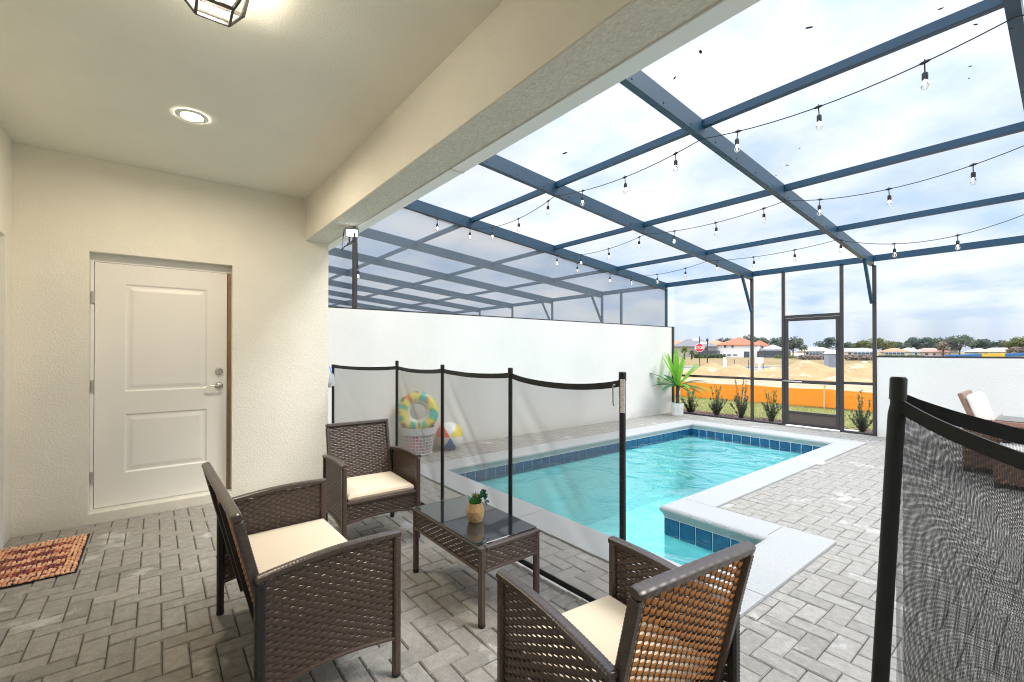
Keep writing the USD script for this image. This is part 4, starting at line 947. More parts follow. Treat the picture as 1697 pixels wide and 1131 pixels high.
# ================================================================== pool safety fence
def fence_post(parent, x, y, z=1.275, r=0.0145, cap=True, lean=(0, 0)):
    mb = MB(); mb.tube([(x, y, 0.0), (x + lean[0], y + lean[1], z - 0.03)], r, 12)
    p = mb.build('post', 'fence_black', parent, smooth=50)
    MB().lathe([(r * 0.98, -0.002), (r * 1.18, 0.0), (r * 1.18, 0.040), (r * 0.9, 0.044), (0, 0.044)], (x + lean[0], y + lean[1], z - 0.045), 14).build('post_cap', 'fence_black', parent, smooth=40)
    mb = MB()
    for q in np.linspace(0.12, z - 0.18, 9):
        mb.tm(trimesh.creation.icosphere(1, 0.004)); mb.v[-1] = mb.v[-1] + V3(x + lean[0] * q / z + 0.002, y + lean[1] * q / z - r, q)
    mb.build('snap_screws', 'fence_black', parent)
def net(parent, A, B, sag, seed, m='fence_net', zt=1.225, amp=0.02, uvs=False, nu=40, nv=34, zb=0.03, drop=0.0, hemw=0.034, hem_t=0.004):
    A, B = np.array(A, float), np.array(B, float); d = B[:2] - A[:2]; L = np.linalg.norm(d); d = d / L; nrm = np.array([-d[1], d[0]])
    def top(t): return zt - drop * t - sag * (4 * t * (1 - t)) ** 0.8
    def disp(t, s):
        w = amp * (meshkit.fbm(V3(t * 2.2 * L, s * 2.0, seed), 3) - 0.5) * 2 * math.sin(math.pi * t) ** 0.6
        q = (s - 1) + 0.9 * t; w += amp * 0.9 * math.exp(-(q / 0.05) ** 2) * math.sin(math.pi * min(1, t * 1.15)) * (1 - 0.4 * t)
        q = (s - 0.8) + 0.75 * t; w += amp * 0.7 * math.exp(-(q / 0.045) ** 2) * math.sin(math.pi * t)
        return w
    P = np.zeros((nu, nv, 3)); UV = np.zeros((nu, nv, 2))
    for i, t in enumerate(np.linspace(0, 1, nu)):
        for j, s in enumerate(np.linspace(0, 1, nv)):
            z = zb + (top(t) - zb) * s; xy = A[:2] + d * L * t + nrm * disp(t, s)
            P[i, j] = (*xy, z); UV[i, j] = (t * L + 0.016 * disp(t, s) / max(amp, 1e-6) + 0.010 * math.sin(6 * s + 4 * t + seed), s * 1.2 + 0.022 * math.sin(5 * t + 3 * s + seed))
    MB().grid(P, UV).build('net', m, parent, smooth=True, uv=True)
    for nm, s0, s1, zo in (('top_hem', None, None, 0), ('bottom_hem', None, None, 1)):
        pts = []
        for t in np.linspace(0, 1, 28):
            z = (top(t) - hemw / 2 + 0.012) if zo == 0 else zb
            xy = A[:2] + d * L * t + nrm * disp(t, 1.0 if zo == 0 else 0.0); pts.append((*xy, z))
        pts = np.array(pts); h = hemw if zo == 0 else 0.032
        mb = MB(); w = hem_t
        ring = np.stack([pts + np.r_[nrm * w, 0] + (0, 0, -h / 2), pts + np.r_[nrm * w, 0] + (0, 0, h / 2), pts - np.r_[nrm * w, 0] + (0, 0, h / 2), pts - np.r_[nrm * w, 0] + (0, 0, -h / 2), pts + np.r_[nrm * w, 0] + (0, 0, -h / 2)], 1)
        mb.grid(ring).build(nm, 'hem_black', parent)
fn = thing('pool_fence', 'black mesh pool safety fence running past the glass table', 'pool fence')
FP = [(-5.06, 1.52), (-4.18, 1.865), (-3.285, 1.865), (-2.375, 1.865), (-1.452, 1.865)]
for k, (x, y) in enumerate(FP): fence_post(fn, x, y, [1.245, 1.295, 1.277, 1.277, 1.282][k], 0.0145 if k < 4 else 0.0165)
for k in range(4): net(fn, FP[k], FP[k + 1], [0.02, 0.022, 0.020, 0.045][k], k + 1.5, amp=[0.006, 0.022, 0.024, 0.022][k], zt=1.232)
MB().box((-1.4515, 1.846, 1.075), (-1.424, 1.8485, 1.245)).build('label_plate', 'sticker_white', fn)
lk = MB(); lk.tube([(-1.485, 1.85, 1.215), (-1.50, 1.848, 1.205), (-1.498, 1.848, 1.12), (-1.492, 1.848, 1.105)], 0.004, 6); lk.lathe([(0.006, 0), (0.009, 0.004), (0.006, 0.008)], (-1.492, 1.85, 1.21), 10); lk.build('latch_hook', 'metal_satin', fn, smooth=40)
# zip bag tied to the first post
zb = thing('zip_bag', 'clear zip bag with blue strip tied to the fence post by the wall', 'plastic bag', (-5.035, 1.495, 1.05))
P = np.array([[(0.012 + 0.11 * u - 0.03 * v * (1 - u), -0.012 - 0.012 * math.sin(3 * u + 2 * v), 0.155 - 0.19 * v - 0.06 * u * (1 - v)) for v in np.linspace(0, 1, 8)] for u in np.linspace(-0.25, 1, 8)])
MB().grid(P).build('bag', 'bag_plastic', zb, smooth=True)
MB().tube([(-0.015, -0.018, 0.17), (0.02, -0.02, 0.16), (0.06, -0.024, 0.125), (0.115, -0.026, 0.095)], 0.006, 6).build('zip_strip', 'zip_blue', zb, smooth=True)
MB().box((-0.045, -0.035, -0.055), (0.050, -0.030, -0.005)).move(rotz(0.2)).build('paper', 'paper_white', zb)
# the loose gate section at right
gf_ = thing('loose_fence', 'near fence section at right, mesh folded round a leaning black pole', 'pool fence')
G0 = (-0.315, 1.455)
gp = MB(); gp.tube([(-0.345, 1.425, 0.0), (-0.290, 1.482, 1.30)], 0.015, 14); gp.build('post', 'fence_black', gf_, smooth=50)
MB().tube([(-0.2915, 1.4805, 1.262), (-0.290, 1.482, 1.315), (-0.2899, 1.4821, 1.320)], [0.0178, 0.0178, 0.014], 14).build('post_cap', 'fence_black', gf_, smooth=40)
sl = MB(); sl.tube([(-0.345, 1.423, 0.02), (-0.2935, 1.478, 1.225), (-0.2905, 1.481, 1.255)], [0.0178, 0.0178, 0.0155], 14); sl.build('sleeve', 'hem_black', gf_, smooth=50)
net(gf_, (-0.295, 1.472, 0), (0.42, 1.30, 0), 0.075, 7.7, m='fence_net_near', zt=1.262, amp=0.045, nu=60, nv=60, drop=0.12, hemw=0.036)
net(gf_, (-0.285, 1.492, 0), (0.50, 1.85, 0), 0.045, 3.1, m='fence_net_back', zt=1.268, amp=0.030, nu=50, nv=50, drop=0.16, hemw=0.036)

# ================================================================== toys by the wall
bs = thing('laundry_basket', 'pale grey plastic basket of play balls against the white wall', 'basket', (-5.58, 2.80, 0))
mb = MB(); r0, r1, hb = 0.175, 0.225, 0.36
for k in range(28):
    a = k * 2 * math.pi / 28; mb.bar((r0 * math.cos(a), r0 * math.sin(a), 0.02), (r1 * math.cos(a), r1 * math.sin(a), hb), 0.012, 0.004, up=(math.cos(a), math.sin(a), 0))
for q in np.linspace(0, 1, 9):
    r_ = r0 + (r1 - r0) * q; an = np.linspace(0, 2 * math.pi, 29)[:-1]; mb.tube([(r_ * math.cos(a), r_ * math.sin(a), 0.02 + (hb - 0.02) * q) for a in an], 0.006 if 0 < q < 1 else 0.011, 5, closed=True)
mb.lathe([(0, 0.004), (r0, 0.004), (r0, 0.03)], n=28); mb.build('lattice', 'basket_grey', bs)
mb = MB(); mb.lathe([(r1 - 0.012, hb - 0.075), (r1 + 0.004, hb - 0.075), (r1 + 0.012, hb), (r1 + 0.016, hb + 0.008), (r1 - 0.006, hb + 0.008)], n=32).build('rim', 'basket_grey', bs, smooth=40)
rg = np.random.default_rng(8)
cols = ['pink', 'pink', 'red', 'green', 'yellow', 'white', 'pink', 'dark']
for k in range(36):
    lay, idx = divmod(k, 9); a = 0.15 + idx * 2 * math.pi / 9 + lay * 0.35; z = 0.05 + lay * 0.078; r_ = (r0 + (r1 - r0) * z / hb) - 0.050
    c = cols[int(rg.integers(0, 8))] if lay > 1 else ['pink', 'pink', 'red', 'pink', 'green'][int(rg.integers(0, 5))]
    MB().tm(ball(0.036, 1)).move(None, (-5.58 + r_ * math.cos(a), 2.80 + r_ * math.sin(a), z)).build('play_ball', 'toy_' + c, smooth=True, label={'pink': 'pink plastic play ball in the laundry basket', 'red': 'red plastic play ball in the laundry basket', 'green': 'green plastic play ball in the laundry basket', 'yellow': 'yellow plastic play ball in the laundry basket', 'white': 'white plastic play ball in the laundry basket', 'dark': 'dark plastic play ball in the laundry basket'}[c], cat='play ball', group=c + ' balls in the laundry basket')
# baby swim ring standing in the basket
mb = MB(); nu, nv, Rr, rr = 48, 16, 0.195, 0.088; v, col = [], []
for i in range(nu):
    for j in range(nv):
        a, b = i * 2 * math.pi / nu, j * 2 * math.pi / nv
        rad = Rr + rr * math.cos(b); p = V3(rad * math.cos(a), rad * math.sin(a) * 1.0, rr * 0.8 * math.sin(b)); v.append(p)
        n1 = meshkit.noise(V3(math.cos(a) * 3.1 + 4, math.sin(a) * 3.1 + 2, b * 0.45)); n2 = meshkit.noise(V3(math.cos(a) * 3.6 + 9, math.sin(a) * 3.6 + 7, 3.3 + b * 0.4))
        c = (0.72, 0.58, 0.10)
        if n1 > 0.66: c = (0.03, 0.42, 0.40)
        elif n1 > 0.58: c = (0.10, 0.45, 0.10)
        elif n2 > 0.68: c = (0.62, 0.16, 0.03)
        elif n2 > 0.60: c = (0.72, 0.62, 0.50)
        elif n1 < 0.28: c = (0.20, 0.09, 0.06)
        if abs(b - math.pi) < 0.9: c = (0.62, 0.60, 0.50)
        col.append(c)
f = [(i * nv + j, ((i + 1) % nu) * nv + j, ((i + 1) % nu) * nv + (j + 1) % nv, i * nv + (j + 1) % nv) for i in range(nu) for j in range(nv)]
mb.add(v, f, col=col)
nR = V3(0.93, -0.30, 0.22); nR /= np.linalg.norm(nR); ux = np.cross(V3(0, 0, 1), nR); ux /= np.linalg.norm(ux); uy = np.cross(nR, ux)
mb.move(np.stack([ux, uy, nR], 1), (-5.60, 2.80, 0.565)); sr = thing('swim_ring', 'round inflatable baby swim ring, yellow with coloured prints, standing in the basket', 'swim ring')
mb.build('tube', 'ring_vinyl', sr, smooth=True, color=True)
# beach ball: six gores round an axis that points towards the seats
bb = thing('beach_ball', 'red, white, yellow and blue beach ball on the pavers by the white wall', 'beach ball', (-5.56, 3.27, 0.193))
axb = V3(0.86, -0.45, 0.05); axb /= np.linalg.norm(axb); e1 = np.cross(V3(0, 0, 1), axb); e1 /= np.linalg.norm(e1); e2 = np.cross(axb, e1)
for k, (nm, m) in enumerate([('ball_yellow', 0), ('ball_white', 1), ('ball_red', 2), ('ball_cream', 3), ('ball_blue', 4), ('ball_white', 5)]):
    a0 = math.radians(0 + 60 * k); P = []
    for t in np.linspace(0.02, math.pi - 0.02, 20):
        P.append([0.192 * (math.cos(t) * axb + math.sin(t) * (math.cos(a) * e1 + math.sin(a) * e2)) for a in np.linspace(a0, a0 + math.pi / 3, 8)])
    MB().grid(np.array(P)).build('panel', nm, bb, smooth=True)
MB().tm(ball(0.012, 1)).move(None, axb * 0.190).build('valve_patch', 'ball_white', bb, smooth=True)

# ================================================================== potted palm by the screen
pp = thing('potted_palm', 'tall green potted palm in a white pot at the end of the white wall', 'potted plant', (-5.46, 8.90, 0))
MB().lathe([(0, 0.0), (0.108, 0.0), (0.116, 0.012), (0.123, 0.155), (0.130, 0.158), (0.136, 0.262), (0.130, 0.268), (0.122, 0.262), (0.118, 0.235), (0, 0.235)], n=32).build('pot', 'pot_white', pp, smooth=35)
MB().lathe([(0, 0.238), (0.117, 0.238)], n=24).build('soil', 'soil', pp)
zs = np.linspace(0.23, 0.66, 30); mb = MB(); mb.lathe([(0.036 - 0.010 * (z - 0.23) / 0.43 + 0.004 * (i % 2), z) for i, z in enumerate(zs)], n=12); mb.build('trunk', 'trunk_brown', pp, smooth=30)
rg = np.random.default_rng(21)
for k in range(36):
    a = k * 2.399 + rg.normal(0, 0.15); e = [1.25, 0.95, 0.62, 0.35, 0.10][k % 5] + rg.normal(0, 0.10); L = rg.uniform(0.56, 0.80); w = rg.uniform(0.065, 0.095)
    d0 = V3(math.cos(a) * math.cos(e), math.sin(a) * math.cos(e), math.sin(e)); p = V3(0.012 * math.cos(a), 0.012 * math.sin(a), 0.63 + 0.08 * (k % 5 == 0)); s_ = V3(-math.sin(a), math.cos(a), 0)
    rows, n_ = [], 10; cur = p.copy(); d = d0.copy()
    for i in range(n_):
        t = i / (n_ - 1); ww = w * (0.35 + 2.6 * t * (1 - t) ** 0.8) * (1 if t < 0.97 else 0.15)
        nn = np.cross(s_, d); rows.append([cur - s_ * ww / 2 + nn * ww * 0.16, cur, cur + s_ * ww / 2 + nn * ww * 0.16])
        cur = cur + d * L / (n_ - 1); d = d + V3(0, 0, -0.045 - 0.05 * (1 - e / 1.3)); d /= np.linalg.norm(d)
    MB().grid(np.array(rows)).build('leaf', 'palm_bright' if (k % 5 in (0, 1) or k % 3 == 0) else 'palm_deep', pp, smooth=True)

# ================================================================== dining set at right
def wick_box(mb, stk, x0, x1, y0, y1, z0, z1, faces='fl'):
    if 'f' in faces: weave(mb, stk, lambda u, z: (V3(x0 + u, y0, z0 + z), V3(0, -1, 0)), x1 - x0, z1 - z0, strand=0.020, pitch=0.022, stake=0.05, amp=0.004)
    if 'l' in faces: weave(mb, stk, lambda u, z: (V3(x0, y1 - u, z0 + z), V3(-1, 0, 0)), y1 - y0, z1 - z0, strand=0.020, pitch=0.022, stake=0.05, amp=0.004)
ds = thing('dining_sofa', 'brown wicker sofa with cream back cushions beside the low wall', 'sofa', (-0.86, 7.33, 0))
mb, stk = MB(), MB(); wick_box(mb, stk, 0.0, 1.5, 0.0, 0.70, 0.06, 0.62); mb.box((0.012, 0.012, 0.08), (1.5, 0.70, 0.40))
b_ = mb.build('base', 'wicker_far', ds); stk.build('stake', 'wicker_stake', b_)
for x in (0.03, 1.45): MB().box((x - 0.03, 0.01, 0.0), (x + 0.03, 0.07, 0.06)).build('leg', 'leg_black', ds)
MB().bar((0.09, 0.36, 0.55), (-0.03, 0.36, 0.90), 0.70, 0.045, up=(1, 0, 0.3), bev=0.01).build('backrest', 'wicker_far', ds)
for y in (0.185, 0.535):
    bq = MB(); bq.bar((0.165, y, 0.50), (0.055, y, 0.885), 0.33, 0.11, up=(1, 0, 0.3), bev=0.035); bq.build('cushion', 'cushion_cream', ds, smooth=50)
dt = thing('dining_table', 'wicker dining table with pale glass top in front of the sofa', 'dining table', (-0.60, 6.98, 0))
MB().box((0.02, 0.02, 0.650), (1.48, 0.88, 0.656)).build('glass_top', 'glass_clear', dt)
tbm = MB(); tbm.box((0.0, 0.0, 0.60), (1.5, 0.055, 0.649), 0.006); tbm.box((0.0, 0.845, 0.60), (1.5, 0.9, 0.649), 0.006); tbm.box((0.0, 0.056, 0.60), (0.055, 0.844, 0.649), 0.006); tbm.box((0.056, 0.056, 0.60), (1.49, 0.844, 0.62)); tbm.build('top_frame', 'wicker_far', dt)
for x, y in ((0.10, 0.10), (0.10, 0.8), (1.4, 0.1), (1.4, 0.8)): MB().box((x - 0.03, y - 0.03, 0), (x + 0.03, y + 0.03, 0.60)).build('leg', 'leg_black', dt)
ot = thing('wicker_ottoman', 'low wicker ottoman with cream seat cushion in front of the dining table', 'ottoman', (-0.57, 6.70, 0))
mb, stk = MB(), MB(); wick_box(mb, stk, 0.0, 0.62, 0.0, 0.5, 0.05, 0.34); mb.box((0.01, 0.01, 0.06), (0.62, 0.5, 0.33)); b_ = mb.build('base', 'wicker_far', ot); stk.build('stake', 'wicker_stake', b_)
for x, y in ((0.03, 0.03), (0.59, 0.03), (0.03, 0.47), (0.59, 0.47)): MB().box((x - 0.025, y - 0.025, 0), (x + 0.025, y + 0.025, 0.05)).build('leg', 'leg_black', ot)
cushion(0.60, 0.48, 0.07, (0.31, 0.25, 0.378), ot, 'cushion_cream')

# ================================================================== planting bed, shrubs, lawn
P = np.array([[(x, y, ground_z(x, y) + 0.018 + 0.03 * meshkit.fbm(V3(x * 6, y * 6, 2), 3)) for y in np.linspace(9.34, 10.38, 12)] for x in np.linspace(-9, -2.9, 60)])
MB().grid(P).build('mulch_bed', 'mulch', smooth=True, kind='structure')
P2 = np.array([[(x, y, ground_z(x, y) + 0.018 + 0.03 * meshkit.fbm(V3(x * 6, y * 6, 2), 3)) for y in np.linspace(9.34, 10.38, 12)] for x in np.linspace(-2.62, 1.0, 30)])
MB().grid(P2).build('mulch_bed', 'mulch', smooth=True, kind='structure')
MB().box((-3.6, 9.36, -0.10), (-2.50, 10.0, -0.045)).build('door_pad', 'concrete_pad', kind='structure')
rg = np.random.default_rng(4); mb = MB()
for k in range(2600):
    x, y = rg.uniform(-8, 0.5), 9.36 + 1.0 * rg.uniform(0, 1)
    if -3.65 < x < -2.45 and y < 10.05: continue
    c = V3(x, y, ground_z(x, y) + 0.045); a = rg.uniform(0, 3.14); s = rg.uniform(0.012, 0.035)
    mb.add([c + V3(math.cos(a) * s, math.sin(a) * s, rg.uniform(-.008, .008)), c - V3(math.cos(a) * s, math.sin(a) * s, rg.uniform(-.008, .008)), c + V3(-math.sin(a) * s * 0.4, math.cos(a) * s * 0.4, 0.012), c + V3(math.sin(a) * s * 0.4, -math.cos(a) * s * 0.4, -0.004)], [(0, 2, 1), (0, 1, 3)])
mb.build('mulch_chips', 'mulch_light', kind='stuff', label='loose bark chips on the planting bed behind the screen', cat='mulch')
mb = MB()
for k in range(26000):
    x, y = rg.uniform(-13, 2.0), 10.3 + 3.3 * rg.uniform(0, 1); z = ground_z(x, y) + 0.004; a = rg.uniform(0, 6.28); h = rg.uniform(0.025, 0.075); w = 0.006
    mb.add([(x - w * math.cos(a), y - w * math.sin(a), z), (x + w * math.cos(a), y + w * math.sin(a), z), (x + rg.normal(0, 0.02), y + rg.normal(0, 0.02), z + h)], [(0, 1, 2)])
mb.build('grass', 'grass_blade', kind='stuff', label='patchy yellow-green lawn grass beyond the screen', cat='grass')
def shrub(x, y, h, seed, label):
    rg = np.random.default_rng(seed); th = thing('shrub', label, 'shrub', (x, y, ground_z(x, y)), group='young shrubs planted along the screen')
    tw, lf, yg = MB(), MB(), MB()
    for k in range(22):
        a = rg.uniform(0, 6.28); tall = k < 6; H = h * (rg.uniform(0.8, 1.0) if tall else rg.uniform(0.35, 0.62)); r_ = rg.uniform(0.05, 0.19) * (1.0 if tall else 1.3)
        pts = [V3(r_ * math.cos(a) * q ** 1.3 + 0.012 * math.sin(7 * q + k), r_ * math.sin(a) * q ** 1.3, H * q) for q in np.linspace(0, 1, 7)]
        tw.tube(pts, np.linspace(0.006, 0.0022, 7), 4)
        for i in range(58 if not tall else 46):
            q = rg.uniform(0.10, 1.0) if not tall else rg.uniform(0.15, 1.0); j = min(5, int(q * 6)); p = pts[j] + (pts[j + 1] - pts[j]) * (q * 6 - j)
            d = V3(*rg.normal(0, 1, 2), rg.uniform(0.1, 1.2)); tgt = yg if (tall and q > 0.62) else lf
            leafquad(tgt, p, d, rg.uniform(0.045, 0.075), rg.uniform(0.022, 0.034))
    tw.build('twigs', 'twig', th); lf.build('foliage', 'shrub_leaf', th, kind='stuff'); yg.build('new_growth', 'shrub_young', th, kind='stuff')
for a in ((-5.57, 9.62, 0.74, 31, 'dark leafy shrub just right of the white palm pot'), (-5.02, 9.74, 0.78, 32, 'second shrub from the palm pot, thin top against the orange fence'), (-4.47, 9.72, 0.92, 33, 'tallest shrub, growing left of the middle screen post'), (-3.88, 9.72, 0.72, 34, 'shrub between the middle screen post and the screen door'), (-2.40, 9.72, 0.78, 35, 'lone yellow-green shrub right of the screen door')): shrub(*a)

# ================================================================== orange silt fence
sf = thing('silt_fence', 'bright orange fabric silt fence along the sand lot', 'silt fence')
def silt_y(x): return 13.62 + 0.04 * math.sin(x * 1.1)
P = np.array([[(x, silt_y(x) + 0.012 * math.sin(5 * z + x * 3) + 0.02 * meshkit.noise(V3(x * 1.5, z * 9, 1)), ground_z(x, silt_y(x)) - 0.01 + z * (0.52 - 0.03 * abs(math.sin(x * 1.55))) ) for z in np.linspace(0, 1, 14)] for x in np.linspace(-22, 3, 160)])
MB().grid(P).build('fabric', 'silt_orange', sf, smooth=True)
for k, x in enumerate(np.arange(-20.4, 2.6, 2.03)):
    y = silt_y(x) - 0.035; MB().bar((x, y, ground_z(x, y) - 0.05), (x + 0.01, y, ground_z(x, y) + 0.66 + 0.05 * math.sin(k * 2.1)), 0.035, 0.035, up=(0, 1, 0)).build('stake', 'stake_wood', sf)

# ================================================================== street furniture on the lot
def pole(mb, p, z1, r, sides=8, z0=0): mb.tube([(p[0], p[1], p[2] + z0), (p[0], p[1], p[2] + z1)], r, sides)
def gpt(px, d): p = at(px, d); p[2] = ground_z(p[0], p[1]); return p
p = gpt(1159.3, 44)
ss = thing('stop_sign', 'red octagonal stop sign on a dark post with street name blades', 'stop sign', p, math.atan2(-p[0], p[1]))
mb = MB(); mb.tube([(0, 0, 0), (0, 0, 3.22)], 0.04, 8); mb.build('post', 'pole_dark', ss)
def octagon(r, y, z, t=0.02):
    an = np.arange(8) * math.pi / 4 + math.pi / 8; m = trimesh.creation.extrude_polygon(Polygon([(r * math.cos(a), r * math.sin(a)) for a in an]), t, engine='earcut'); v = np.array(m.vertices); m.vertices = np.c_[v[:, 0], y - v[:, 2], v[:, 1] + z]; return m
ZSG = 2.12
MB().tm(octagon(0.43, -0.05, ZSG, 0.01)).build('border', 'sign_white', ss); MB().tm(octagon(0.395, -0.062, ZSG, 0.006)).build('plate', 'sign_red', ss)
tx = meshkit.text_mesh('STOP', 0.25, 0.004, bold=True); v = np.array(tx.vertices); v[:, 0] -= (v[:, 0].min() + v[:, 0].max()) / 2; v[:, 1] -= (v[:, 1].min() + v[:, 1].max()) / 2; tx.vertices = np.c_[v[:, 0], -0.070 - v[:, 2], v[:, 1] + ZSG]
if tx.volume < 0: tx.invert()
MB().tm(tx).build('lettering', 'sign_white', ss)
MB().box((-0.62, -0.06, 2.83), (-0.045, -0.045, 3.03)).build('name_blade', 'sign_white', ss); MB().box((0.05, -0.06, 2.50), (0.66, -0.045, 2.70)).build('name_blade', 'sign_white', ss)
p = gpt(1172.2, 45); sl_ = thing('street_lamp', 'black lamp post standing right of the stop sign', 'street lamp', p)
mb = MB(); mb.tube([(0, 0, 0), (0, 0, 0.35), (0, 0, 0.36), (0, 0, 2.75)], [0.10, 0.09, 0.055, 0.05], 10); mb.build('post', 'pole_dark', sl_, smooth=40); MB().lathe([(0.05, 2.74), (0.10, 2.80), (0.12, 2.98), (0.05, 3.08), (0, 3.10)], n=12).build('head', 'pole_dark', sl_, smooth=40)
p = gpt(1201, 38); tw_ = thing('white_post', 'thick white vinyl post standing in the sand', 'post', p); mb = MB(); mb.box((-0.10, -0.10, 0), (0.10, 0.10, 1.18), 0.01); mb.build('shaft', 'vinyl_white', tw_); mb = MB(); mb.box((-0.12, -0.12, 1.181), (0.12, 0.12, 1.23), 0.02); mb.build('cap', 'vinyl_white', tw_)
p = gpt(1258.5, 40); sb_ = thing('site_sign', 'blank white site board on a white post right of the screen post', 'sign', p, math.atan2(-p[0], p[1])); MB().box((-0.07, -0.07, 0), (0.07, 0.07, 0.78)).build('post', 'vinyl_white', sb_); MB().box((-0.31, -0.085, 0.70), (0.31, -0.072, 1.22)).build('board', 'vinyl_white', sb_)
for px, d, h, lb in ((1216.8, 40, 1.05, 'thin dark stake in the sand, just right of the thick white post'), (1240.3, 38, 1.05, 'thin dark stake in the sand, left of the middle screen post'), (1264.8, 40, 0.98, 'thin dark stake beside the white site board'), (1360.6, 50, 0.98, 'thin pale stake just left of the portable toilet')):
    p = gpt(px, d); MB().tube([p, p + V3(0, 0, h)], 0.028, 6).build('marker_stake', 'pole_dark' if 'dark' in lb else 'stake_wood', label=lb, cat='stake', group='stakes standing in the sand lot')
p = gpt(1415.5, 34); MB().bar(p + V3(0.08, 0, 0.28), p + V3(-0.10, 0.0, 0.78), 0.03, 0.05).build('leaning_board', 'trunk_brown', label='thin dark board leaning in the sand right of the screen door', cat='board')
p = gpt(1433, 44); ub = thing('utility_box', 'small white and teal utility pedestal at far right of the sand lot', 'utility box', p); MB().box((-0.18, -0.12, 0.2), (0.02, 0.12, 0.86), 0.02).build('white_half', 'vinyl_white', ub); MB().box((0.021, -0.12, 0.2), (0.18, 0.12, 0.86), 0.02).build('teal_half', 'box_teal', ub); MB().box((-0.2, -0.14, 0), (0.2, 0.14, 0.199)).build('base', 'kerb', ub)
p = gpt(1380.5, 50); p[2] -= 0.30; pt_ = thing('portable_toilet', 'grey portable toilet with white roof on the sand lot', 'portable toilet', p, math.atan2(-p[0], p[1]) + 0.35)
mb = MB(); mb.box((-0.66, -0.66, 0.0), (0.66, 0.66, 1.88), 0.04); mb.build('cabin', 'toilet_grey', pt_)
mb = MB(); P = []
mb.add([(-0.72, -0.72, 1.87), (0.72, -0.72, 1.87), (0.72, 0.72, 1.87), (-0.72, 0.72, 1.87), (-0.42, -0.42, 2.27), (0.42, -0.42, 2.27), (0.42, 0.42, 2.27), (-0.42, 0.42, 2.27)], [(0, 1, 5, 4), (1, 2, 6, 5), (2, 3, 7, 6), (3, 0, 4, 7), (4, 5, 6, 7), (3, 2, 1, 0)]); mb.build('roof', 'toilet_roof', pt_)
MB().box((-0.5, -0.675, 0.12), (0.5, -0.661, 1.82)).build('door', 'toilet_grey', pt_); MB().box((0.02, -0.69, 1.38), (0.24, -0.676, 1.62)).build('emblem', 'sign_white', pt_)

# ================================================================== houses
def hip_roof(w, d, h, rh, ov=0.5):
    a, b = w / 2 + ov, d / 2 + ov
    if w >= d: rx, ry = max(0.3, a - b), 0.05
    else: rx, ry = 0.05, max(0.3, b - a)
    return MB().add([(-a, -b, h), (a, -b, h), (a, b, h), (-a, b, h), (-rx, -ry, h + rh), (rx, -ry, h + rh), (rx, ry, h + rh), (-rx, ry, h + rh), (-a, -b, h - 0.18), (a, -b, h - 0.18), (a, b, h - 0.18), (-a, b, h - 0.18)],
                    [(0, 1, 5, 4), (1, 2, 6, 5), (2, 3, 7, 6), (3, 0, 4, 7), (4, 5, 6, 7), (8, 9, 1, 0), (9, 10, 2, 1), (10, 11, 3, 2), (11, 8, 0, 3), (11, 10, 9, 8)])
def house_far(label, px, d, w, dp, h, rh, wall, roof, wins=(), turn=0.0, cat='house', extra=None, group=None):
    p = gpt(px, d + dp / 2); p[2] -= 0.1
    face = math.atan2(-p[0], p[1])               # local -y faces the camera
    th = thing('far_house', label, cat, p, face + turn, group)
    MB().box((-w / 2, -dp / 2, -0.5), (w / 2, dp / 2, h)).build('wall', wall, th)
    hip_roof(w, dp, h, rh).build('roof', roof, th)
    for x, z, ww, hh in wins:
        fr = MB().box((x - ww / 2 - 0.09, -dp / 2 - 0.06, z - hh / 2 - 0.09), (x + ww / 2 + 0.09, -dp / 2 - 0.01, z + hh / 2 + 0.09)).build('window', 'vinyl_white', th)
        MB().box((x - ww / 2, -dp / 2 - 0.075, z - hh / 2), (x + ww / 2, -dp / 2 - 0.061, z + hh / 2)).build('pane', 'pane_dark', fr)
    if extra: extra(th, w, dp, h)
    return th
def cage(m, x0, x1, z, y0=4.0):
    def f(th, w, dp, h):
        mb = MB(); n = 5
        for k in range(n + 1):
            x = x0 + (x1 - x0) * k / n; mb.bar((x, -dp / 2 - y0, -0.3), (x, -dp / 2 - y0, z * 0.8), 0.14, 0.14, up=(0, 1, 0)); mb.bar((x, -dp / 2 - y0, z * 0.8), (x, -dp / 2, z), 0.12, 0.14)
        for q in (0.02, 0.45, 0.8): mb.bar((x0, -dp / 2 - y0, z * q), (x1, -dp / 2 - y0, z * q), 0.12, 0.12)
        c = mb.build('pool_cage', m, th)
        MB().add([(x0, -dp / 2 - y0 + 0.05, -0.3), (x1, -dp / 2 - y0 + 0.05, -0.3), (x1, -dp / 2 - y0 + 0.05, z * 0.8), (x0, -dp / 2 - y0 + 0.05, z * 0.8), (x0, -dp / 2, z), (x1, -dp / 2, z)], [(0, 1, 2, 3), (3, 2, 5, 4)]).build('cage_screen', 'cage_screen', c)
    return f
see_through('cage_screen', (0.045, 0.05, 0.06), 0.25)
house_far('salmon roofed house half hidden at the far left behind the grey roofed one', 1112, 215, 20, 10, 5.4, 2.4, 'house_cream', 'roof_salmon')
house_far('taupe two-storey house with grey shingle roof behind the stop sign', 1150, 185, 15.5, 10, 4.6, 3.1, 'house_taupe', 'roof_grey', [(0.4, 3.3, 1.3, 1.4), (3.6, 3.3, 1.3, 1.4), (-5.5, 3.2, 0.9, 1.2)], 0.25, extra=cage('cage_dark', -0.5, 7.5, 3.2))
house_far('house with salmon tile roof between the grey and the white house', 1186, 205, 13, 12, 4.9, 2.9, 'house_pink', 'roof_salmon', [(1.0, 3.0, 1.6, 1.5)], 0.1)
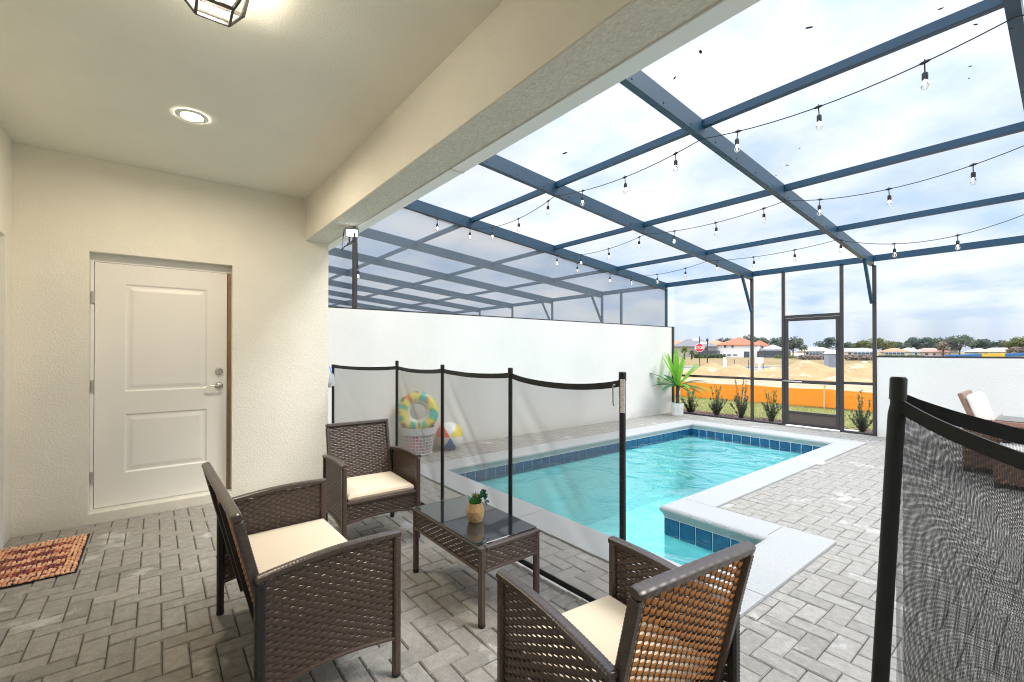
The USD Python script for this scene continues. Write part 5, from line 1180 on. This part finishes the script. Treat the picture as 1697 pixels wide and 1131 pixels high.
house_far('white two-storey house with terracotta hip roof left of the screen post', 1225, 180, 14.5, 15, 5.2, 3.3, 'house_white', 'roof_terracotta', [(-4.2, 4.5, 0.9, 1.0), (-1.5, 4.5, 0.9, 1.0), (-2.8, 1.1, 1.5, 0.5), (-0.6, 1.1, 1.5, 0.5), (3.6, 1.3, 2.0, 2.4)], -0.12)
house_far('white wing with terracotta roof just right of the middle screen post', 1259, 188, 6.0, 9, 5.0, 2.2, 'house_white', 'roof_terracotta', [(-1.6, 4.0, 0.7, 1.4), (-0.2, 4.0, 0.7, 1.4), (1.6, 4.0, 0.7, 1.4)], -0.12)
house_far('low house with dark screened pool cage between post and screen door', 1281, 175, 10.5, 10, 2.6, 2.6, 'house_taupe', 'roof_pale', [(0.0, 1.3, 1.0, 1.6)], 0.05, extra=cage('cage_dark', -5.0, 5.2, 3.4))
gl = 'low houses along the far edge of the field'
house_far('low pale house with light pool cage seen through the screen door', 1352, 260, 17, 10, 2.8, 2.3, 'house_cream', 'roof_tan', [(-5.5, 1.5, 1.4, 1.2), (4.5, 1.5, 1.4, 1.2)], 0.2, extra=cage('cage_light', -5, 3, 2.6))
house_far('low grey-blue house right of the screen door with pool cages', 1417, 255, 20, 9, 2.6, 2.0, 'house_cream', 'roof_pale', [(-6, 1.4, 1.4, 1.2), (-2, 1.4, 1.4, 1.2)], -0.1, extra=cage('cage_light', 0, 9, 2.5))
house_far('low house with white pool cage behind the left end of the low wall', 1482, 230, 11, 9, 2.5, 1.9, 'house_cream', 'roof_salmon', [(3, 1.4, 1.2, 1.2)], 0.1, extra=cage('cage_light', -4.5, 3.0, 2.5))
house_far('pale blue gabled house seen above the low wall', 1505, 228, 6.0, 8, 2.6, 2.0, 'house_blue', 'roof_pale', [(1.2, 1.3, 0.9, 1.2)], 0.5)
house_far('pink house with reddish hip roof above the middle of the low wall', 1540, 225, 13.5, 10, 2.5, 1.9, 'house_pink', 'roof_pink', [(-1.4, 1.2, 1.4, 1.1), (1.4, 1.2, 1.2, 1.1), (4.6, 1.2, 1.2, 1.1)], 0.08)
house_far('small cream house half hidden under the big oak tree', 1573, 232, 7, 9, 2.3, 1.8, 'house_cream', 'roof_tan', [(0, 1.2, 1.0, 1.0)], 0.0)
house_far('low house with bluish grey roof right of the big oak tree', 1622, 236, 9, 9, 2.5, 2.0, 'house_blue', 'roof_pale', [(1, 1.2, 1.2, 1.1)], 0.2)
house_far('low house with wide tan roof near the right edge', 1655, 228, 14, 9, 2.5, 2.1, 'house_cream', 'roof_tan', [(-4, 1.2, 1.4, 1.1), (1, 1.2, 1.4, 1.1)], -0.1)
p = gpt(1323, 250); fw = thing('white_fence', 'white vinyl boundary fence seen at left in the screen door', 'fence', p, math.atan2(-p[0], p[1]))
mb = MB(); mb.box((-3.2, 0, 0), (3.2, 0.06, 1.6)); mb.build('panel', 'vinyl_white', fw)
for x in (-3.26, 3.26): MB().box((x - 0.06, -0.03, 0), (x + 0.06, 0.09, 1.75)).build('post', 'vinyl_white', fw)

# ================================================================== trees
def tree(name, label, px, d, h, w, m, seed, base=0.28, leaf=0.55, n=1500, group='trees beyond the lot', flat=0.75):
    rg = np.random.default_rng(seed); p = gpt(px, d); th = thing(name, label, 'tree', p, group=group)
    tr = MB(); tr.tube([V3(0, 0, -0.3), V3(0.1, 0, h * base), V3(0.2, 0.1, h * 0.6)], [0.035 * h, 0.026 * h, 0.012 * h], 7)
    blobs = []
    for k in range(16):
        a = rg.uniform(0, 6.28); q = rg.uniform(0.15, 1) ** 0.6; z = h * (base + (1 - base) * rg.uniform(0.25, 0.86)); lim = w / 2 * math.sqrt(max(0.15, 1 - ((z / h - (base + 0.3)) / (1 - base)) ** 2))
        c = V3(q * lim * 0.75 * math.cos(a), q * lim * 0.75 * math.sin(a), z); blobs.append((c, rg.uniform(0.16, 0.30) * min(w, h)))
        if k < 7: tr.tube([V3(0.05, 0, h * base * rg.uniform(0.7, 1.2)), c * V3(0.5, 0.5, 0.85), c], [0.014 * h, 0.009 * h, 0.004 * h], 5)
    tr.build('trunk', 'bark', th, smooth=60)
    mb = MB(); V_, F_ = [], []
    for k in range(n):
        c, r = blobs[int(rg.integers(0, len(blobs)))]; dd = rg.normal(0, 1, 3); dd /= np.linalg.norm(dd)
        pt = c + dd * V3(1, 1, flat) * r * rg.uniform(0.55, 1.05); nrm = dd * 0.7 + rg.normal(0, 0.6, 3); nrm /= np.linalg.norm(nrm)
        a = np.cross(nrm, rg.normal(0, 1, 3)); a /= np.linalg.norm(a) + 1e-9; b = np.cross(nrm, a); s = leaf * rg.uniform(0.6, 1.3)
        V_ += [pt + a * s, pt + b * s * 0.7, pt - a * s * 0.8, pt - b * s * 0.6]; F_.append((4 * k, 4 * k + 1, 4 * k + 2, 4 * k + 3))
    mb.add(V_, F_).build('crown', m, th)
tlist = [
 ('shade_tree', 'grey-green tree behind the terracotta roof', 1253, 215, 10, 11, 'tree_green'), ('shade_tree', 'blue-green tree left of the screen door', 1290, 225, 9, 11, 'tree_dark'),
 ('shade_tree', 'tall tree at the left inside edge of the screen door', 1314, 205, 8.6, 10, 'tree_green'), ('shade_tree', 'big rounded oak seen through the screen door', 1371, 300, 11.5, 15, 'tree_dark'),
 ('shade_tree', 'low tree just right of the screen door frame', 1406, 290, 8.0, 10, 'tree_green'), ('shade_tree', 'yellow-olive tree left of the right screen post', 1432, 280, 9.5, 15, 'tree_olive'),
 ('shade_tree', 'olive tree just right of the right screen post', 1462, 262, 10.2, 12, 'tree_olive'), ('shade_tree', 'green tree behind the house with white pool cage', 1492, 270, 8.8, 16, 'tree_green'),
 ('shade_tree', 'wide dark oak behind the pink house, left half', 1520, 268, 10.8, 14, 'tree_dark'), ('shade_tree', 'wide green oak behind the pink house, right half', 1546, 265, 10.6, 15, 'tree_green'),
 ('shade_tree', 'big oak with visible trunk above the low wall', 1590, 232, 10.3, 15, 'tree_green'), ('shade_tree', 'dark tree directly right of the big oak', 1622, 260, 9.6, 12, 'tree_dark'),
 ('shade_tree', 'green tree above the tan roof near the right edge', 1648, 270, 8.6, 12, 'tree_dark'), ('shade_tree', 'olive tree at the right edge of the picture', 1684, 255, 10.0, 12, 'tree_olive'),
 ('bare_tree', 'bare brownish tree beside the pink house', 1563, 222, 8.0, 4, 'tree_bare'), ('bare_tree', 'bare pinkish tree in front of the tan roofed house', 1690, 205, 4.5, 9, 'tree_bare'),
 ('shade_tree', 'distant low tree behind the salmon and white roofs', 1196, 260, 9.6, 14, 'tree_dark')]
for k, a in enumerate(tlist): tree(*a, seed=100 + k, n=1700 if a[4] > 9 else 1200)
def palm(label, px, d, h, cr, seed, m='tree_green', tr=0.14):
    rg = np.random.default_rng(seed); p = gpt(px, d); th = thing('palm_tree', label, 'palm tree', p, group='palms by the far houses')
    MB().tube([(0, 0, -0.2), (0.05, 0, h * 0.5), (0.12, 0, h)], [tr * 1.3, tr, tr * 0.9], 7).build('trunk', 'bark', th, smooth=60)
    mb = MB()
    for k in range(34):
        a = k * 2.4; e = rg.uniform(-0.4, 1.3); d0 = V3(math.cos(a) * math.cos(e), math.sin(a) * math.cos(e), math.sin(e)); c = V3(0.12, 0, h); s_ = V3(-math.sin(a), math.cos(a), 0); rows = []
        for i in range(6):
            t = i / 5; ww = cr * 0.22 * (0.4 + 2 * t * (1 - t)); rows.append([c - s_ * ww, c + V3(0, 0, 0.06), c + s_ * ww]); c = c + d0 * cr / 5; d0 = d0 + V3(0, 0, -0.22); d0 /= np.linalg.norm(d0)
        mb.grid(np.array(rows))
    mb.build('crown', m, th)
palm('short bushy palm left of the stop sign', 1134, 120, 2.5, 1.35, 1, 'tree_olive', 0.2); palm('smaller palm beside the stop sign, in front of the taupe house', 1146, 122, 1.8, 1.1, 2, 'tree_olive', 0.2)
palm('tall feathery palm left of the screen door', 1283, 190, 6.0, 2.6, 3, 'tree_dark'); palm('small palm above the white fence in the screen door', 1333, 240, 4.2, 2.2, 4, 'tree_dark')
def bush(label, px0, px1, d, h, m, seed, name='hedge', n=1400):
    rg = np.random.default_rng(seed); a, b = gpt(px0, d), gpt(px1, d); th = thing(name, label, 'hedge' if name == 'hedge' else 'bush', (a + b) / 2); L = b - a
    core = MB(); V_, F_ = [], []
    for k in range(n):
        t = rg.uniform(-0.5, 0.5); pt = L * t + V3(*rg.normal(0, 0.35 * h, 2), h * rg.uniform(0.02, 1) ** 0.7 * (0.75 + 0.3 * math.sin(t * 40) * 0.5)); nr = rg.normal(0, 1, 3); nr /= np.linalg.norm(nr); u = np.cross(nr, V3(0.3, 0.5, 0.8)); u /= np.linalg.norm(u); w = np.cross(nr, u); s = 0.22 * rg.uniform(0.6, 1.3) * max(0.7, h / 1.5)
        V_ += [pt + u * s, pt + w * s, pt - u * s, pt - w * s]; F_.append((4 * k, 4 * k + 1, 4 * k + 2, 4 * k + 3))
    MB().add(V_, F_).build('foliage', m, th, kind='stuff')
bush('long clipped green hedge in front of the taupe house cage', 1150, 1200, 150, 1.5, 'hedge_green', 5)
bush('bright green bush left of the screen door', 1287, 1297, 150, 1.3, 'bush_lime', 6, 'bush', 500); bush('bright green bush at the left inside edge of the screen door', 1306, 1317, 150, 1.1, 'bush_lime', 7, 'bush', 500)
bush('dry grey brush in the field behind the portable toilet', 1325, 1372, 120, 1.4, 'tree_bare', 8, 'bush', 1100); bush('dry brush in the field right of the screen door', 1400, 1446, 110, 1.5, 'tree_bare', 9, 'bush', 1000)
bush('olive scrub above the left half of the low wall', 1455, 1530, 170, 1.3, 'tree_olive', 10, 'bush', 1100); bush('reddish and olive scrub above the low wall right of the oak', 1610, 1640, 150, 1.7, 'tree_olive', 11, 'bush', 600)
# blue and yellow rail standing just behind the low wall at right
br = thing('coloured_rail', 'blue and yellow painted rail above the low wall at far right', 'rail')
a, b = V3(-1.32, 9.60, 1.308), V3(0.3, 9.60, 1.375)
for t0, t1, m in ((0.0, 0.245, 'rail_blue'), (0.245, 0.39, 'rail_yellow'), (0.39, 1.0, 'rail_blue')):
    MB().bar(a + (b - a) * t0, a + (b - a) * t1, 0.05, 0.05, bev=0.006).build('segment', m, br)
for t in (0.05, 0.95): q = a + (b - a) * t; MB().bar((q[0], q[1], -0.1), (q[0], q[1], q[2] - 0.026), 0.04, 0.04, up=(0, 1, 0)).build('support', 'rail_blue', br)
